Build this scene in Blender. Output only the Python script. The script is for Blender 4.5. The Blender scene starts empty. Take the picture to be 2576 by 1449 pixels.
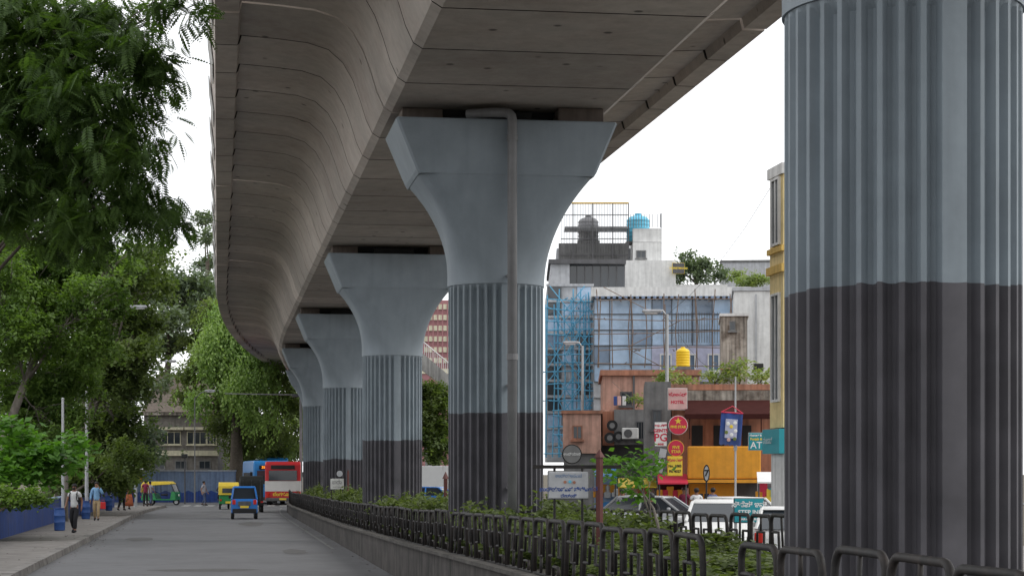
import bpy, bmesh, math, random
import numpy as np
from mathutils import Vector, Matrix, Euler
R=math.radians; PI=math.pi
rnd=random.Random(7)
COL=bpy.context.scene.collection
F=5000.0; CX=1288.0; HY=1190.0; EYE=2.3
HEAD=math.atan(.148)
def at(x,y,d): return Vector(((x-CX)*d/F,d,EYE+(HY-y)*d/F))
def gnd(x,y,z=0.0):
    d=(EYE-z)*F/(y-HY); return Vector(((x-CX)*d/F,d,z))
def shift(d): return max(0.0,d-103)**2/1140
def pt(d,u,z=0.0):
    sl=.148-(max(0,d-103)/570); n=math.hypot(1,sl)
    return Vector((-.148*d+shift(d)+u/n, d+u*sl/n, z))
def rzat(d): return math.atan(.148-(max(0,d-103)/570))
def zt(d): return float(np.interp(d,[10,24,40,64,110,300],[1.02,.96,.79,.60,.48,.48]))

# ------------------------------------------------------------------ materials
def mat(name,col,rough=.85,var=.15,scale=3.0,streak=0.0,bump=0.0,metal=0.0,spec=.35,stain=None,stain_amt=.5,stain_scale=.6,emit=0,dist=.02):
    m=bpy.data.materials.new(name); m.use_nodes=True; nt=m.node_tree; N=nt.nodes; L=nt.links
    b=N['Principled BSDF']; b.inputs['Roughness'].default_value=rough; b.inputs['Metallic'].default_value=metal
    b.inputs['Specular IOR Level'].default_value=spec
    tc=N.new('ShaderNodeTexCoord'); n=N.new('ShaderNodeTexNoise'); n.inputs['Scale'].default_value=scale; n.inputs['Detail'].default_value=6
    n.inputs['Roughness'].default_value=.65
    L.new(tc.outputs['Object'],n.inputs['Vector'])
    mr=N.new('ShaderNodeMapRange'); mr.inputs[1].default_value=.3; mr.inputs[2].default_value=.7; mr.inputs[3].default_value=1-var; mr.inputs[4].default_value=1+var
    L.new(n.outputs['Fac'],mr.inputs[0])
    fac=mr.outputs[0]
    if streak>0:
        mp=N.new('ShaderNodeMapping'); mp.inputs['Scale'].default_value=(5,5,.35); L.new(tc.outputs['Object'],mp.inputs['Vector'])
        n2=N.new('ShaderNodeTexNoise'); n2.inputs['Scale'].default_value=1.0; n2.inputs['Detail'].default_value=5; L.new(mp.outputs[0],n2.inputs['Vector'])
        m2=N.new('ShaderNodeMapRange'); m2.inputs[1].default_value=.42; m2.inputs[2].default_value=.68; m2.inputs[3].default_value=1; m2.inputs[4].default_value=1-streak
        L.new(n2.outputs['Fac'],m2.inputs[0])
        mm=N.new('ShaderNodeMath'); mm.operation='MULTIPLY'; L.new(fac,mm.inputs[0]); L.new(m2.outputs[0],mm.inputs[1]); fac=mm.outputs[0]
    base=N.new('ShaderNodeRGB'); base.outputs[0].default_value=(*col,1); cout=base.outputs[0]
    if stain:
        n3=N.new('ShaderNodeTexNoise'); n3.inputs['Scale'].default_value=stain_scale; n3.inputs['Detail'].default_value=8; n3.inputs['Roughness'].default_value=.7; L.new(tc.outputs['Object'],n3.inputs['Vector'])
        m3=N.new('ShaderNodeMapRange'); m3.inputs[1].default_value=.45; m3.inputs[2].default_value=.65; m3.inputs[3].default_value=0; m3.inputs[4].default_value=stain_amt
        L.new(n3.outputs['Fac'],m3.inputs[0])
        mx=N.new('ShaderNodeMix'); mx.data_type='RGBA'; L.new(m3.outputs[0],mx.inputs[0]); L.new(cout,mx.inputs[6]); mx.inputs[7].default_value=(*stain,1); cout=mx.outputs[2]
    vm=N.new('ShaderNodeVectorMath'); vm.operation='SCALE'; L.new(cout,vm.inputs[0]); L.new(fac,vm.inputs['Scale'])
    L.new(vm.outputs[0],b.inputs['Base Color'])
    if bump>0:
        bp=N.new('ShaderNodeBump'); bp.inputs['Strength'].default_value=bump; bp.inputs['Distance'].default_value=dist; L.new(n.outputs['Fac'],bp.inputs['Height']); L.new(bp.outputs[0],b.inputs['Normal'])
    if emit: b.inputs['Emission Color'].default_value=(*col,1); b.inputs['Emission Strength'].default_value=emit
    m['vm']=vm.name; m['nz']=n.name
    return m
def leafmat(name,c1,c2,trans=.35,nscale=.5):
    m=bpy.data.materials.new(name); m.use_nodes=True; nt=m.node_tree;N=nt.nodes;L=nt.links
    N.remove(N['Principled BSDF']); out=N['Material Output']
    g=N.new('ShaderNodeNewGeometry'); tc=N.new('ShaderNodeTexCoord'); n=N.new('ShaderNodeTexNoise'); n.inputs['Scale'].default_value=nscale; n.inputs['Detail'].default_value=3
    L.new(tc.outputs['Object'],n.inputs['Vector'])
    ad=N.new('ShaderNodeMath'); ad.operation='MULTIPLY_ADD'; L.new(g.outputs['Random Per Island'],ad.inputs[0]); ad.inputs[1].default_value=.5
    mr=N.new('ShaderNodeMapRange'); mr.inputs[1].default_value=.35; mr.inputs[2].default_value=.65; mr.inputs[3].default_value=0; mr.inputs[4].default_value=.6; L.new(n.outputs['Fac'],mr.inputs[0]); L.new(mr.outputs[0],ad.inputs[2])
    mx=N.new('ShaderNodeMix'); mx.data_type='RGBA'; L.new(ad.outputs[0],mx.inputs[0]); mx.inputs[6].default_value=(*c1,1); mx.inputs[7].default_value=(*c2,1)
    d=N.new('ShaderNodeBsdfPrincipled'); d.inputs['Roughness'].default_value=.55; d.inputs['Specular IOR Level'].default_value=.3; L.new(mx.outputs[2],d.inputs['Base Color'])
    t=N.new('ShaderNodeBsdfTranslucent'); 
    gm=N.new('ShaderNodeVectorMath'); gm.operation='MULTIPLY'; gm.inputs[1].default_value=(1.5,1.7,.6); L.new(mx.outputs[2],gm.inputs[0]); L.new(gm.outputs[0],t.inputs['Color'])
    s=N.new('ShaderNodeMixShader'); s.inputs[0].default_value=trans; L.new(d.outputs[0],s.inputs[1]); L.new(t.outputs[0],s.inputs[2]); L.new(s.outputs[0],out.inputs['Surface'])
    return m
M={}
M['asphalt']=mat('asphalt',(.135,.135,.14),.85,.12,1.6,bump=.25,stain=(.1,.1,.103),stain_amt=.7,stain_scale=.3)
M['patch']=mat('asphalt_patch',(.095,.092,.09),.9,.25,5)
M['dirt']=mat('earth',(.09,.075,.05),.95,.3,.6)
M['pave']=mat('paving',(.2,.185,.17),.9,.2,2.2,stain=(.12,.105,.095),stain_amt=.6)
M['kerb']=mat('kerb_stone',(.22,.205,.19),.9,.25,3,stain=(.09,.085,.08),stain_amt=.8,bump=.3)
M['coping']=mat('coping_concrete',(.085,.078,.07),.9,.35,3,stain=(.04,.036,.032),stain_amt=.8,bump=.4)
M['wallc']=mat('planter_concrete',(.07,.062,.057),.9,.35,2.0,streak=.5,stain=(.028,.025,.023),stain_amt=.85,stain_scale=1.2,bump=.5)
M['mark']=mat('road_paint',(.42,.42,.4),.8,.35,4)
M['worn']=mat('worn_road_paint',(.19,.19,.185),.85,.3,4)
M['soil']=mat('planter_soil',(.035,.03,.02),.95,.3,3)
M['deck']=mat('girder_concrete',(.50,.45,.405),.9,.12,2.6,stain=(.34,.285,.25),stain_amt=.7,stain_scale=.7,bump=.12)
def deckmat():
    m=M['deck']; nt=m.node_tree;N=nt.nodes;L=nt.links; vm=N[m['vm']]; b=N['Principled BSDF']
    a=N.new('ShaderNodeAttribute'); a.attribute_name='tone'; a.attribute_type='GEOMETRY'
    tc=N.new('ShaderNodeTexCoord'); v=N.new('ShaderNodeTexVoronoi'); v.inputs['Scale'].default_value=.95; v.inputs['Randomness'].default_value=.55; L.new(tc.outputs['Object'],v.inputs['Vector'])
    mr=N.new('ShaderNodeMapRange'); mr.inputs[1].default_value=.05; mr.inputs[2].default_value=.09; mr.inputs[3].default_value=.3; mr.inputs[4].default_value=1; L.new(v.outputs['Distance'],mr.inputs[0])
    n=N.new('ShaderNodeTexNoise'); n.inputs['Scale'].default_value=.35; n.inputs['Detail'].default_value=5; n.inputs['Roughness'].default_value=.6; L.new(tc.outputs['Object'],n.inputs['Vector'])
    m2=N.new('ShaderNodeMapRange'); m2.inputs[1].default_value=.35; m2.inputs[2].default_value=.65; m2.inputs[3].default_value=.82; m2.inputs[4].default_value=1.12; L.new(n.outputs['Fac'],m2.inputs[0])
    k=N.new('ShaderNodeMath'); k.operation='MULTIPLY'; L.new(a.outputs['Fac'],k.inputs[0]); L.new(mr.outputs[0],k.inputs[1])
    k2=N.new('ShaderNodeMath'); k2.operation='MULTIPLY'; L.new(k.outputs[0],k2.inputs[0]); L.new(m2.outputs[0],k2.inputs[1])
    v2=N.new('ShaderNodeVectorMath'); v2.operation='SCALE'; L.new(vm.outputs[0],v2.inputs[0]); L.new(k2.outputs[0],v2.inputs['Scale']); L.new(v2.outputs[0],b.inputs['Base Color'])
deckmat()
M['joint']=mat('joint_gap',(.03,.027,.024),.95,.2,3)  # near-black colour deepens the shade inside the segment grooves
M['pale']=mat('pale_concrete',(.5,.5,.48),.9,.15,1.5,streak=.4)
M['brownc']=mat('brown_concrete',(.13,.105,.09),.9,.2,2,streak=.3)
M['pad_shade']=mat('bearing_and_shade_dark',(.02,.02,.02),.9,.2,3)
M['cap']=mat('blue_grey_paint',(.25,.29,.325),.6,.06,1.5,streak=.07,stain=(.205,.24,.265),stain_amt=.5,stain_scale=.7,bump=.06)
M['pipe']=mat('pipe_grey',(.2,.2,.205),.5,.12,3,streak=.2)
M['blackmetal']=mat('railing_paint',(.02,.019,.019),.6,.35,8,stain=(.05,.035,.028),stain_amt=.35,stain_scale=4,spec=.25)
def shaftmat():
    m=mat('fluted_shaft_paint',(.25,.295,.33),.6,.08,1.4,streak=.16,stain=(.185,.215,.24),stain_amt=.5,stain_scale=.8,bump=.08)
    nt=m.node_tree;N=nt.nodes;L=nt.links; b=N['Principled BSDF']; vm=N[m['vm']]
    tc=N.new('ShaderNodeTexCoord'); sx=N.new('ShaderNodeSeparateXYZ'); L.new(tc.outputs['Object'],sx.inputs[0])
    a=N.new('ShaderNodeAttribute'); a.attribute_type='OBJECT'; a.attribute_name='paint_z'
    n=N.new('ShaderNodeTexNoise'); n.inputs['Scale'].default_value=1.1; n.inputs['Detail'].default_value=2; L.new(tc.outputs['Object'],n.inputs['Vector'])
    s=N.new('ShaderNodeMath'); s.operation='MULTIPLY_ADD'; L.new(n.outputs['Fac'],s.inputs[0]); s.inputs[1].default_value=.3; L.new(sx.outputs['Z'],s.inputs[2])
    g=N.new('ShaderNodeMath'); g.operation='LESS_THAN'; L.new(s.outputs[0],g.inputs[0]); 
    ad=N.new('ShaderNodeMath'); ad.operation='ADD'; ad.inputs[1].default_value=.15; L.new(a.outputs['Fac'],ad.inputs[0]); L.new(ad.outputs[0],g.inputs[1])
    dk=N.new('ShaderNodeVectorMath'); dk.operation='SCALE'; dk.inputs[0].default_value=(.08,.077,.087)
    nz=N.new('ShaderNodeTexNoise'); nz.inputs['Scale'].default_value=2.5; nz.inputs['Detail'].default_value=6; L.new(tc.outputs['Object'],nz.inputs['Vector'])
    mr=N.new('ShaderNodeMapRange'); mr.inputs[1].default_value=.3; mr.inputs[2].default_value=.7; mr.inputs[3].default_value=.8; mr.inputs[4].default_value=1.25; L.new(nz.outputs['Fac'],mr.inputs[0]); L.new(mr.outputs[0],dk.inputs['Scale'])
    mx=N.new('ShaderNodeMix'); mx.data_type='RGBA'; L.new(g.outputs[0],mx.inputs[0]); L.new(vm.outputs[0],mx.inputs[6]); L.new(dk.outputs[0],mx.inputs[7]); L.new(mx.outputs[2],b.inputs['Base Color'])
    return m
M['shaft']=shaftmat()
def pm(k,col,rough=.8,**kw): M[k]=mat(k+'_surface',col,rough,**kw)
pm('white',(.68,.68,.67),.8,var=.1,streak=.2,stain=(.5,.5,.49)); pm('whitepaint',(.75,.75,.74),.3,var=.03); pm('cream',(.6,.56,.42),streak=.2)
pm('yellow',(.62,.42,.12),.75,streak=.2); pm('pyellow',(.7,.56,.28),.75,streak=.15); pm('orange',(.7,.31,.03),.75,var=.1,streak=.12,stain=(.55,.25,.04)); pm('terra',(.42,.19,.12),.8,streak=.45,stain=(.22,.14,.11),stain_amt=.7)
pm('pink',(.56,.33,.26),.85,streak=.4,stain=(.36,.24,.19),stain_amt=.7); pm('rosy',(.6,.38,.36),.8)
pm('grey',(.2,.2,.2),.85,streak=.3,stain=(.1,.1,.1)); pm('dgrey',(.1,.1,.105),.8,streak=.2); pm('black',(.015,.015,.016),.5); pm('lgrey',(.42,.43,.45),.8,streak=.2); pm('rubber',(.02,.02,.02),.9)
pm('stained',(.42,.38,.33),.9,stain=(.12,.09,.07),stain_amt=.95,stain_scale=.9,streak=.7); pm('stonew',(.19,.175,.16),.9,var=.3,scale=2.5,streak=.3); pm('roof',(.2,.165,.14),.9,var=.25,scale=4)
pm('bluewall',(.2,.27,.4),.85,streak=.35,stain=(.25,.3,.36)); pm('deepblue',(.04,.085,.3),.8,streak=.4,stain=(.1,.11,.17)); pm('paleblue',(.3,.42,.6),.8)
pm('glass',(.36,.5,.68),.12,var=.25,scale=.35,spec=.8,stain=(.2,.28,.38),stain_amt=.6,stain_scale=.5); pm('glass2',(.14,.21,.31),.12,var=.4,scale=.5,spec=.8); pm('dglass',(.025,.032,.04),.1,spec=.8,var=.2,scale=.4); pm('window',(.05,.06,.07),.15,spec=.7,var=.3,scale=.7)
pm('bus_blue',(.03,.22,.55),.3,var=.05); pm('bus_red',(.5,.03,.035),.35,var=.08); pm('bus_white',(.62,.6,.58),.35,var=.05); pm('car_blue',(.03,.16,.48),.25,var=.04); pm('silver',(.4,.41,.42),.25,var=.05,metal=.4)
pm('auto_green',(.02,.2,.06),.45); pm('auto_yellow',(.75,.55,.06),.6,var=.1); pm('red',(.6,.03,.03),.5); pm('signred',(.55,.03,.07),.5,var=.05); pm('teal',(.02,.28,.33),.5,var=.05); pm('darkred',(.05,.018,.016),1.0,spec=.03)
pm('bamboo',(.18,.13,.1),.8,var=.3); pm('scafblue',(.1,.33,.5),.6,var=.2); pm('steel',(.42,.43,.44),.45,var=.1,metal=.3); pm('polegrey',(.2,.2,.2),.6,var=.2); pm('tankblue',(.12,.45,.62),.4,var=.05); pm('tankyellow',(.75,.5,.02),.4,var=.05); pm('tankblack',(.16,.16,.17),.5)
pm('bark',(.09,.075,.06),.95,var=.35,scale=6,bump=.5); pm('barkpale',(.17,.15,.13),.95,var=.3,scale=5); pm('maroonp',(.1,.03,.025),.6); pm('bluebin',(.04,.1,.3),.5,var=.15)
pm('led',(1.0,.32,.03),.5,emit=1.2); pm('tail',(.5,.02,.01),.3); pm('headl',(.7,.72,.7),.1,spec=.9); pm('tarp',(.03,.032,.03),.7,var=.3,scale=6,bump=.6); pm('brickred',(.33,.16,.17),.85); pm('lilac',(.42,.43,.56),.8)
pm('skin',(.22,.11,.07),.6,var=.05); pm('skin2',(.3,.17,.11),.6,var=.05); pm('hair',(.012,.01,.01),.6)
for k,c in dict(c_white=(.62,.62,.62),c_black=(.02,.02,.023),c_lblue=(.22,.4,.62),c_beige=(.42,.31,.18),c_plaid=(.07,.06,.08),c_brown=(.22,.1,.06),c_orange=(.45,.13,.06),c_maroon=(.2,.025,.06),c_grey=(.3,.3,.33),c_stripe=(.09,.11,.22),c_jeans=(.06,.08,.14)).items(): pm(k,c,.9,var=.12,scale=12)
M['lf_dark']=leafmat('feathery_leaf',(.03,.06,.02),(.10,.165,.045),.42,.7)
M['lf_mid']=leafmat('mid_leaf',(.055,.085,.032),(.16,.21,.07),.4,.3)
M['lf_wmid']=leafmat('weeping_mid_leaf',(.08,.11,.05),(.2,.25,.1),.42,.2)
M['lf_vine']=leafmat('vine_leaf',(.05,.095,.025),(.18,.27,.07),.42,.5)
M['lf_bright']=leafmat('bright_leaf',(.05,.13,.02),(.16,.32,.06),.4,.8)
M['lf_weep']=leafmat('weeping_leaf',(.12,.2,.06),(.27,.37,.13),.38,.15)
M['lf_far']=leafmat('hazed_far_leaf',(.08,.11,.075),(.15,.19,.12),.28,.2)  # greens paled and greyed to put distance haze into the leaf colour
M['lf_hedge']=leafmat('hedge_leaf',(.035,.055,.02),(.18,.22,.09),.35,1.2)
M['lf_weed']=leafmat('weed_leaf',(.09,.14,.045),(.27,.32,.12),.35,1)

# ------------------------------------------------------------------ mesh builder
def tag(o,label=None,cat=None,group=None,kind=None):
    if label: o['label']=label
    if cat: o['category']=cat
    if group: o['group']=group
    if kind: o['kind']=kind
    return o
def empty(name,loc=(0,0,0),rz=0.0,label=None,cat=None,group=None):
    o=bpy.data.objects.new(name,None); COL.objects.link(o); o.location=loc; o.rotation_euler=(0,0,rz); o.empty_display_size=.2
    return tag(o,label,cat,group)
def copy_tree(o,parent=None):
    c=o.copy(); COL.objects.link(c); c.parent=parent
    for ch in list(o.children): copy_tree(ch,c)
    return c
class MB:
    def __init__(s): s.bm=bmesh.new()
    def _x(s,vs,M_): bmesh.ops.transform(s.bm,matrix=M_,verts=vs)
    def box(s,c,size,rot=(0,0,0),bev=0,seg=2):
        r=bmesh.ops.create_cube(s.bm,size=1)['verts']
        s._x(r,Matrix.Translation(c)@Euler(rot).to_matrix().to_4x4()@Matrix.Diagonal((*size,1)))
        if bev:
            es=list({e for v in r for e in v.link_edges}); bmesh.ops.bevel(s.bm,geom=es,offset=bev,segments=seg,affect='EDGES',profile=.5)
        return s
    def b2(s,x0,x1,y0,y1,z0,z1,bev=0): return s.box(((x0+x1)/2,(y0+y1)/2,(z0+z1)/2),(abs(x1-x0),abs(y1-y0),abs(z1-z0)),bev=bev)
    def cyl(s,p0,p1,r0,r1=None,n=10):
        p0=Vector(p0);p1=Vector(p1); r1=r0 if r1 is None else r1; d=p1-p0
        r=bmesh.ops.create_cone(s.bm,cap_ends=True,segments=n,radius1=r0,radius2=max(r1,1e-4),depth=d.length)['verts']
        s._x(r,Matrix.Translation((p0+p1)/2)@d.to_track_quat('Z','Y').to_matrix().to_4x4()); return s
    def sph(s,c,r,sc=(1,1,1),n=10):
        v=bmesh.ops.create_uvsphere(s.bm,u_segments=n,v_segments=max(6,n*2//3),radius=r)['verts']
        s._x(v,Matrix.Translation(c)@Matrix.Diagonal((*sc,1))); return s
    def tube(s,pts,r,n=6):
        pts=[Vector(p) for p in pts]; rings=[]; rr=r if hasattr(r,'__len__') else [r]*len(pts); k=len(pts)
        up=Vector((.13,.21,.97))
        for i,p in enumerate(pts):
            t=(pts[min(i+1,k-1)]-pts[max(i-1,0)]); t=t.normalized() if t.length>0 else Vector((0,0,1))
            a=t.cross(up); 
            if a.length<.3: a=t.cross(Vector((1,0,0)))
            a.normalize(); b=t.cross(a)
            rings.append([s.bm.verts.new(p+(a*math.cos(2*PI*j/n)+b*math.sin(2*PI*j/n))*rr[i]) for j in range(n)])
        for i in range(k-1):
            best=min(range(n),key=lambda q:(rings[i+1][q].co-pts[i+1]-(rings[i][0].co-pts[i])).length); rings[i+1]=rings[i+1][best:]+rings[i+1][:best]
            if (rings[i+1][1].co-pts[i+1]-(rings[i][1].co-pts[i])).length>(rings[i+1][-1].co-pts[i+1]-(rings[i][1].co-pts[i])).length: rings[i+1]=[rings[i+1][0]]+rings[i+1][:0:-1]
            for j in range(n): s.bm.faces.new((rings[i][j],rings[i][(j+1)%n],rings[i+1][(j+1)%n],rings[i+1][j]))
        if k>1: s.bm.faces.new(rings[0][::-1]); s.bm.faces.new(rings[-1])
        return s
    def prism(s,prof,x0,x1,bev=0,taper=None):
        a=[s.bm.verts.new((x0,p[0],p[1])) for p in prof]; b=[s.bm.verts.new((x1,p[0],p[1])) for p in prof]; n=len(prof)
        fs=[s.bm.faces.new(a[::-1]),s.bm.faces.new(b)]
        for i in range(n): fs.append(s.bm.faces.new((a[i],a[(i+1)%n],b[(i+1)%n],b[i])))
        if taper:
            z0,z1,k=taper
            for v in a+b: 
                t=min(1,max(0,(v.co.z-z0)/(z1-z0))); v.co.x*=1-(1-k)*t
        if bev:
            es=list({e for v in a+b for e in v.link_edges}); bmesh.ops.bevel(s.bm,geom=es,offset=bev,segments=2,affect='EDGES',profile=.5)
        return s
    def lathe(s,prof,c=(0,0,0),n=20):
        c=Vector(c); rings=[[s.bm.verts.new(c+Vector((r*math.cos(2*PI*j/n),r*math.sin(2*PI*j/n),z))) for j in range(n)] for r,z in prof]
        for i in range(len(prof)-1):
            for j in range(n): s.bm.faces.new((rings[i][j],rings[i][(j+1)%n],rings[i+1][(j+1)%n],rings[i+1][j]))
        s.bm.faces.new(rings[0][::-1]); s.bm.faces.new(rings[-1]); return s
    def loft(s,rings,caps=True):
        R_=[[s.bm.verts.new(p) for p in r] for r in rings]; n=len(R_[0])
        for i in range(len(R_)-1):
            for j in range(n): s.bm.faces.new((R_[i][j],R_[i][(j+1)%n],R_[i+1][(j+1)%n],R_[i+1][j]))
        if caps: s.bm.faces.new(R_[0][::-1]); s.bm.faces.new(R_[-1])
        return s
    def poly(s,pts): s.bm.faces.new([s.bm.verts.new(p) for p in pts]); return s
    def build(s,name,m,parent=None,smooth=False,norm=True):
        if norm: bmesh.ops.recalc_face_normals(s.bm,faces=s.bm.faces)
        me=bpy.data.meshes.new(name); s.bm.to_mesh(me); s.bm.free()
        me.materials.append(M[m] if isinstance(m,str) else m)
        if smooth: 
            me.polygons.foreach_set('use_smooth',[True]*len(me.polygons))
            if smooth!=True: me.set_sharp_from_angle(angle=R(smooth))
        o=bpy.data.objects.new(name,me); COL.objects.link(o); o.parent=parent
        return o
TXT=[]
def text(body,size,loc,m,parent,rot=(PI/2,0,0),name='lettering',bold=.0,al='CENTER',sx=1.0):
    c=bpy.data.curves.new(name,'FONT'); c.body=body; c.size=size; c.align_x=al; c.align_y='CENTER'; c.offset=bold; c.resolution_u=2
    c.materials.append(M[m]); o=bpy.data.objects.new(name,c); COL.objects.link(o); o.parent=parent; o.location=loc; o.rotation_euler=rot; o.scale=(sx,1,1); TXT.append(o); return o

# ------------------------------------------------------------------ people
def skin_mesh(verts,edges,radii,root=0,sub=1):
    me=bpy.data.meshes.new('t'); me.from_pydata(verts,edges,[]); o=bpy.data.objects.new('t',me); COL.objects.link(o)
    sk=o.modifiers.new('s','SKIN'); sk.use_smooth_shade=True
    if not me.skin_vertices: me.skin_vertices.new()
    for i,r in enumerate(radii): me.skin_vertices[0].data[i].radius=(r,r) if not hasattr(r,'__len__') else r
    for i in range(len(verts)): me.skin_vertices[0].data[i].use_root=(i==root)
    ss=o.modifiers.new('u','SUBSURF'); ss.levels=sub; ss.render_levels=sub
    dg=bpy.context.evaluated_depsgraph_get(); out=bpy.data.meshes.new_from_object(o.evaluated_get(dg))
    bpy.data.objects.remove(o); bpy.data.meshes.remove(me); return out
POSES={
 'walk':dict(kl=(.09,-.17,.5),al=(.09,-.2,.1),tl=(.1,-.36,.04),kr=(-.09,-.04,.48),ar=(-.09,.22,.14),tr=(-.1,.1,.03),el=(.25,.1,1.15),wl=(.26,.02,.92),er=(-.25,-.04,1.15),wr=(-.26,-.2,.96)),
 'walk2':dict(kr=(-.09,-.15,.5),ar=(-.09,-.16,.1),tr=(-.1,-.32,.04),kl=(.09,-.02,.48),al=(.09,.2,.13),tl=(.1,.08,.03),er=(-.25,.1,1.15),wr=(-.27,.03,.92),el=(.25,-.03,1.16),wl=(.24,-.16,.95)),
 'stand':dict(kl=(.1,-.02,.5),al=(.11,.0,.08),tl=(.13,-.15,.03),kr=(-.1,-.02,.5),ar=(-.11,0,.08),tr=(-.13,-.15,.03),el=(.26,.02,1.15),wl=(.26,-.05,.9),er=(-.26,.02,1.15),wr=(-.26,-.05,.9)),
 'phone':dict(kl=(.09,-.14,.5),al=(.09,-.16,.1),tl=(.1,-.3,.04),kr=(-.09,-.02,.48),ar=(-.09,.18,.13),tr=(-.1,.06,.03),el=(.28,-.05,1.2),wl=(.14,-.13,1.48),er=(-.25,.02,1.15),wr=(-.27,-.06,.9)),
 'sit':dict(kl=(.2,-.42,.86),al=(.2,-.38,.42),tl=(.2,-.55,.36),kr=(-.2,-.42,.86),ar=(-.2,-.38,.42),tr=(-.2,-.55,.36),el=(.3,-.2,1.2),wl=(.3,-.48,1.12),er=(-.3,-.2,1.2),wr=(-.3,-.48,1.12)),
}
def person(label,loc,rz,pose,shirt,trousers,skin='skin',H=1.72,group=None,long=False,dress=False,hair='short'):
    P=POSES[pose]; root=empty('person',loc,rz,label,'person',group); root.scale=(H/1.75,)*3
    V=[(0,0,.93),(0,0,1.1),(0,0,1.3),(0,0,1.45),(0,0,1.53),(0,-.015,1.63),(0,-.01,1.7),
       (.17,0,1.41),P['el'],P['wl'],(-.17,0,1.41),P['er'],P['wr'],
       (.09,0,.88),P['kl'],P['al'],P['tl'],(-.09,0,.88),P['kr'],P['ar'],P['tr']]
    pl=Vector(P['wl']); pl2=pl+(pl-Vector(P['el'])).normalized()*.09; pr=Vector(P['wr']); pr2=pr+(pr-Vector(P['er'])).normalized()*.09
    V+= [tuple(pl2),tuple(pr2)]
    E=[(0,1),(1,2),(2,3),(3,4),(4,5),(5,6),(3,7),(7,8),(8,9),(9,21),(3,10),(10,11),(11,12),(12,22),(0,13),(13,14),(14,15),(15,16),(0,17),(17,18),(18,19),(19,20)]
    r=[.125,.115,.13,.075,.052,.088,.07,.062,.043,.028,.062,.043,.028,.09,.06,.04,.03,.09,.06,.04,.03,.03,.03]
    me=skin_mesh(V,E,r)
    mb=MB(); mb.bm.from_mesh(me)
    for s_,w,h in((1,pl,pl2),(-1,pr,pr2)):
        dr=(h-w).normalized(); sd=Vector((0,1,0)); fw=Vector((-s_*.5,-.3,0))
        for i,L in enumerate((.062,.075,.08,.072)):
            o0=h+sd*(i-1.5)*.017; mb.tube([o0-dr*.02,o0+dr*L*.5,o0+dr*L*.85+fw*.03],[.0095,.009,.0065],6)
        mb.tube([w+dr*.03-sd*.02,w+dr*.06-sd*.055,w+dr*.1-sd*.06],[.011,.01,.008],6)
    mb.sph((0,-.1,1.625),.016,(1,1.2,1.6),6); mb.sph((.083,0,1.63),.022,(.4,.8,1.3),6); mb.sph((-.083,0,1.63),.022,(.4,.8,1.3),6)
    mb.box((0,-.094,1.585),(.045,.012,.012),bev=.004)
    mb.build('body',skin,root,smooth=True)
    for sx in(-1,1): MB().sph((.03*sx,-.088,1.65),.011,(1.3,.6,.8),6).build('eye','hair',root)
    h=MB(); h.sph((0,.018,1.675),.108,(.95,1.0,.88),12)
    if hair=='long': h.sph((0,.085,1.56),.08,(1.0,.6,2.0),10)
    if hair=='helmet': h.sph((0,.0,1.66),.14,(.95,1.05,1.0),12)
    for v in list(h.bm.verts):
        if v.co.z<1.66 and v.co.y<-.03 and hair!='helmet': v.co.y=max(v.co.y,-.03)
    h.build('helmet' if hair=='helmet' else 'hair','black' if hair=='helmet' else 'hair',root,smooth=True)
    def mid(a,b,t): return tuple(Vector(a).lerp(Vector(b),t))
    t=1.0 if long else .55
    SV=[(0,0,.9 if not dress else .85),(0,0,1.1),(0,0,1.3),(0,0,1.455),(.17,0,1.41),mid((.17,0,1.41),P['el'],t),(-.17,0,1.41),mid((-.17,0,1.41),P['er'],t)]
    SE=[(0,1),(1,2),(2,3),(3,4),(4,5),(3,6),(6,7)]; SR=[.165,.15,.158,.085,.085,.068,.085,.068]
    if long: SV+=[mid(P['el'],P['wl'],.9),mid(P['er'],P['wr'],.9)]; SE+=[(5,8),(7,9)]; SR+=[.042,.042]
    me=skin_mesh(SV,SE,SR,root=1); a=MB(); a.bm.from_mesh(me); a.build('shirt',shirt,root,smooth=True)
    if dress:
        a=MB(); n=14; rings=[]
        for z,rr in((1.0,.15),(.8,.2),(.5,.24),(.22,.28)): rings.append([(rr*math.cos(2*PI*j/n)*(1+.06*(j%2)),rr*.8*math.sin(2*PI*j/n)*(1+.06*(j%2)),z) for j in range(n)])
        a.loft(rings).build('skirt',trousers,root,smooth=True)
    else:
        TV=[(0,0,1.0),(0,0,.93),(.095,0,.86),P['kl'],mid(P['kl'],P['al'],.93),(-.095,0,.86),P['kr'],mid(P['kr'],P['ar'],.93)]
        TE=[(0,1),(1,2),(2,3),(3,4),(1,5),(5,6),(6,7)]; TR=[.14,.145,.11,.082,.062,.11,.082,.062]
        me=skin_mesh(TV,TE,TR,root=0); a=MB(); a.bm.from_mesh(me); a.build('trousers',trousers,root,smooth=True)
    for k,tt in(('al','tl'),('ar','tr')):
        p=Vector(P[k]);q=Vector(P[tt]); a=MB(); a.tube([p+Vector((0,.05,-.03)),p.lerp(q,.5),q+Vector((0,-.02,0))],[.045,.045,.032],8); a.build('shoe','c_black',root,smooth=True)
    return root
def prs(x,y,z=.13): return gnd(x,y,z)
A=person('person in white tee and black trousers with black mask and backpack on the left pavement',prs(187,1340),R(-5),'walk','c_white','c_black','skin',1.78)
m_=MB(); m_.sph((0,-.065,1.59),.06,(1,.75,.8),8); m_.build('face_mask','c_black',A,smooth=True)
m_=MB(); m_.box((0,.2,1.25),(.3,.16,.42),bev=.05); m_.build('backpack','c_black',A)
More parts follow.
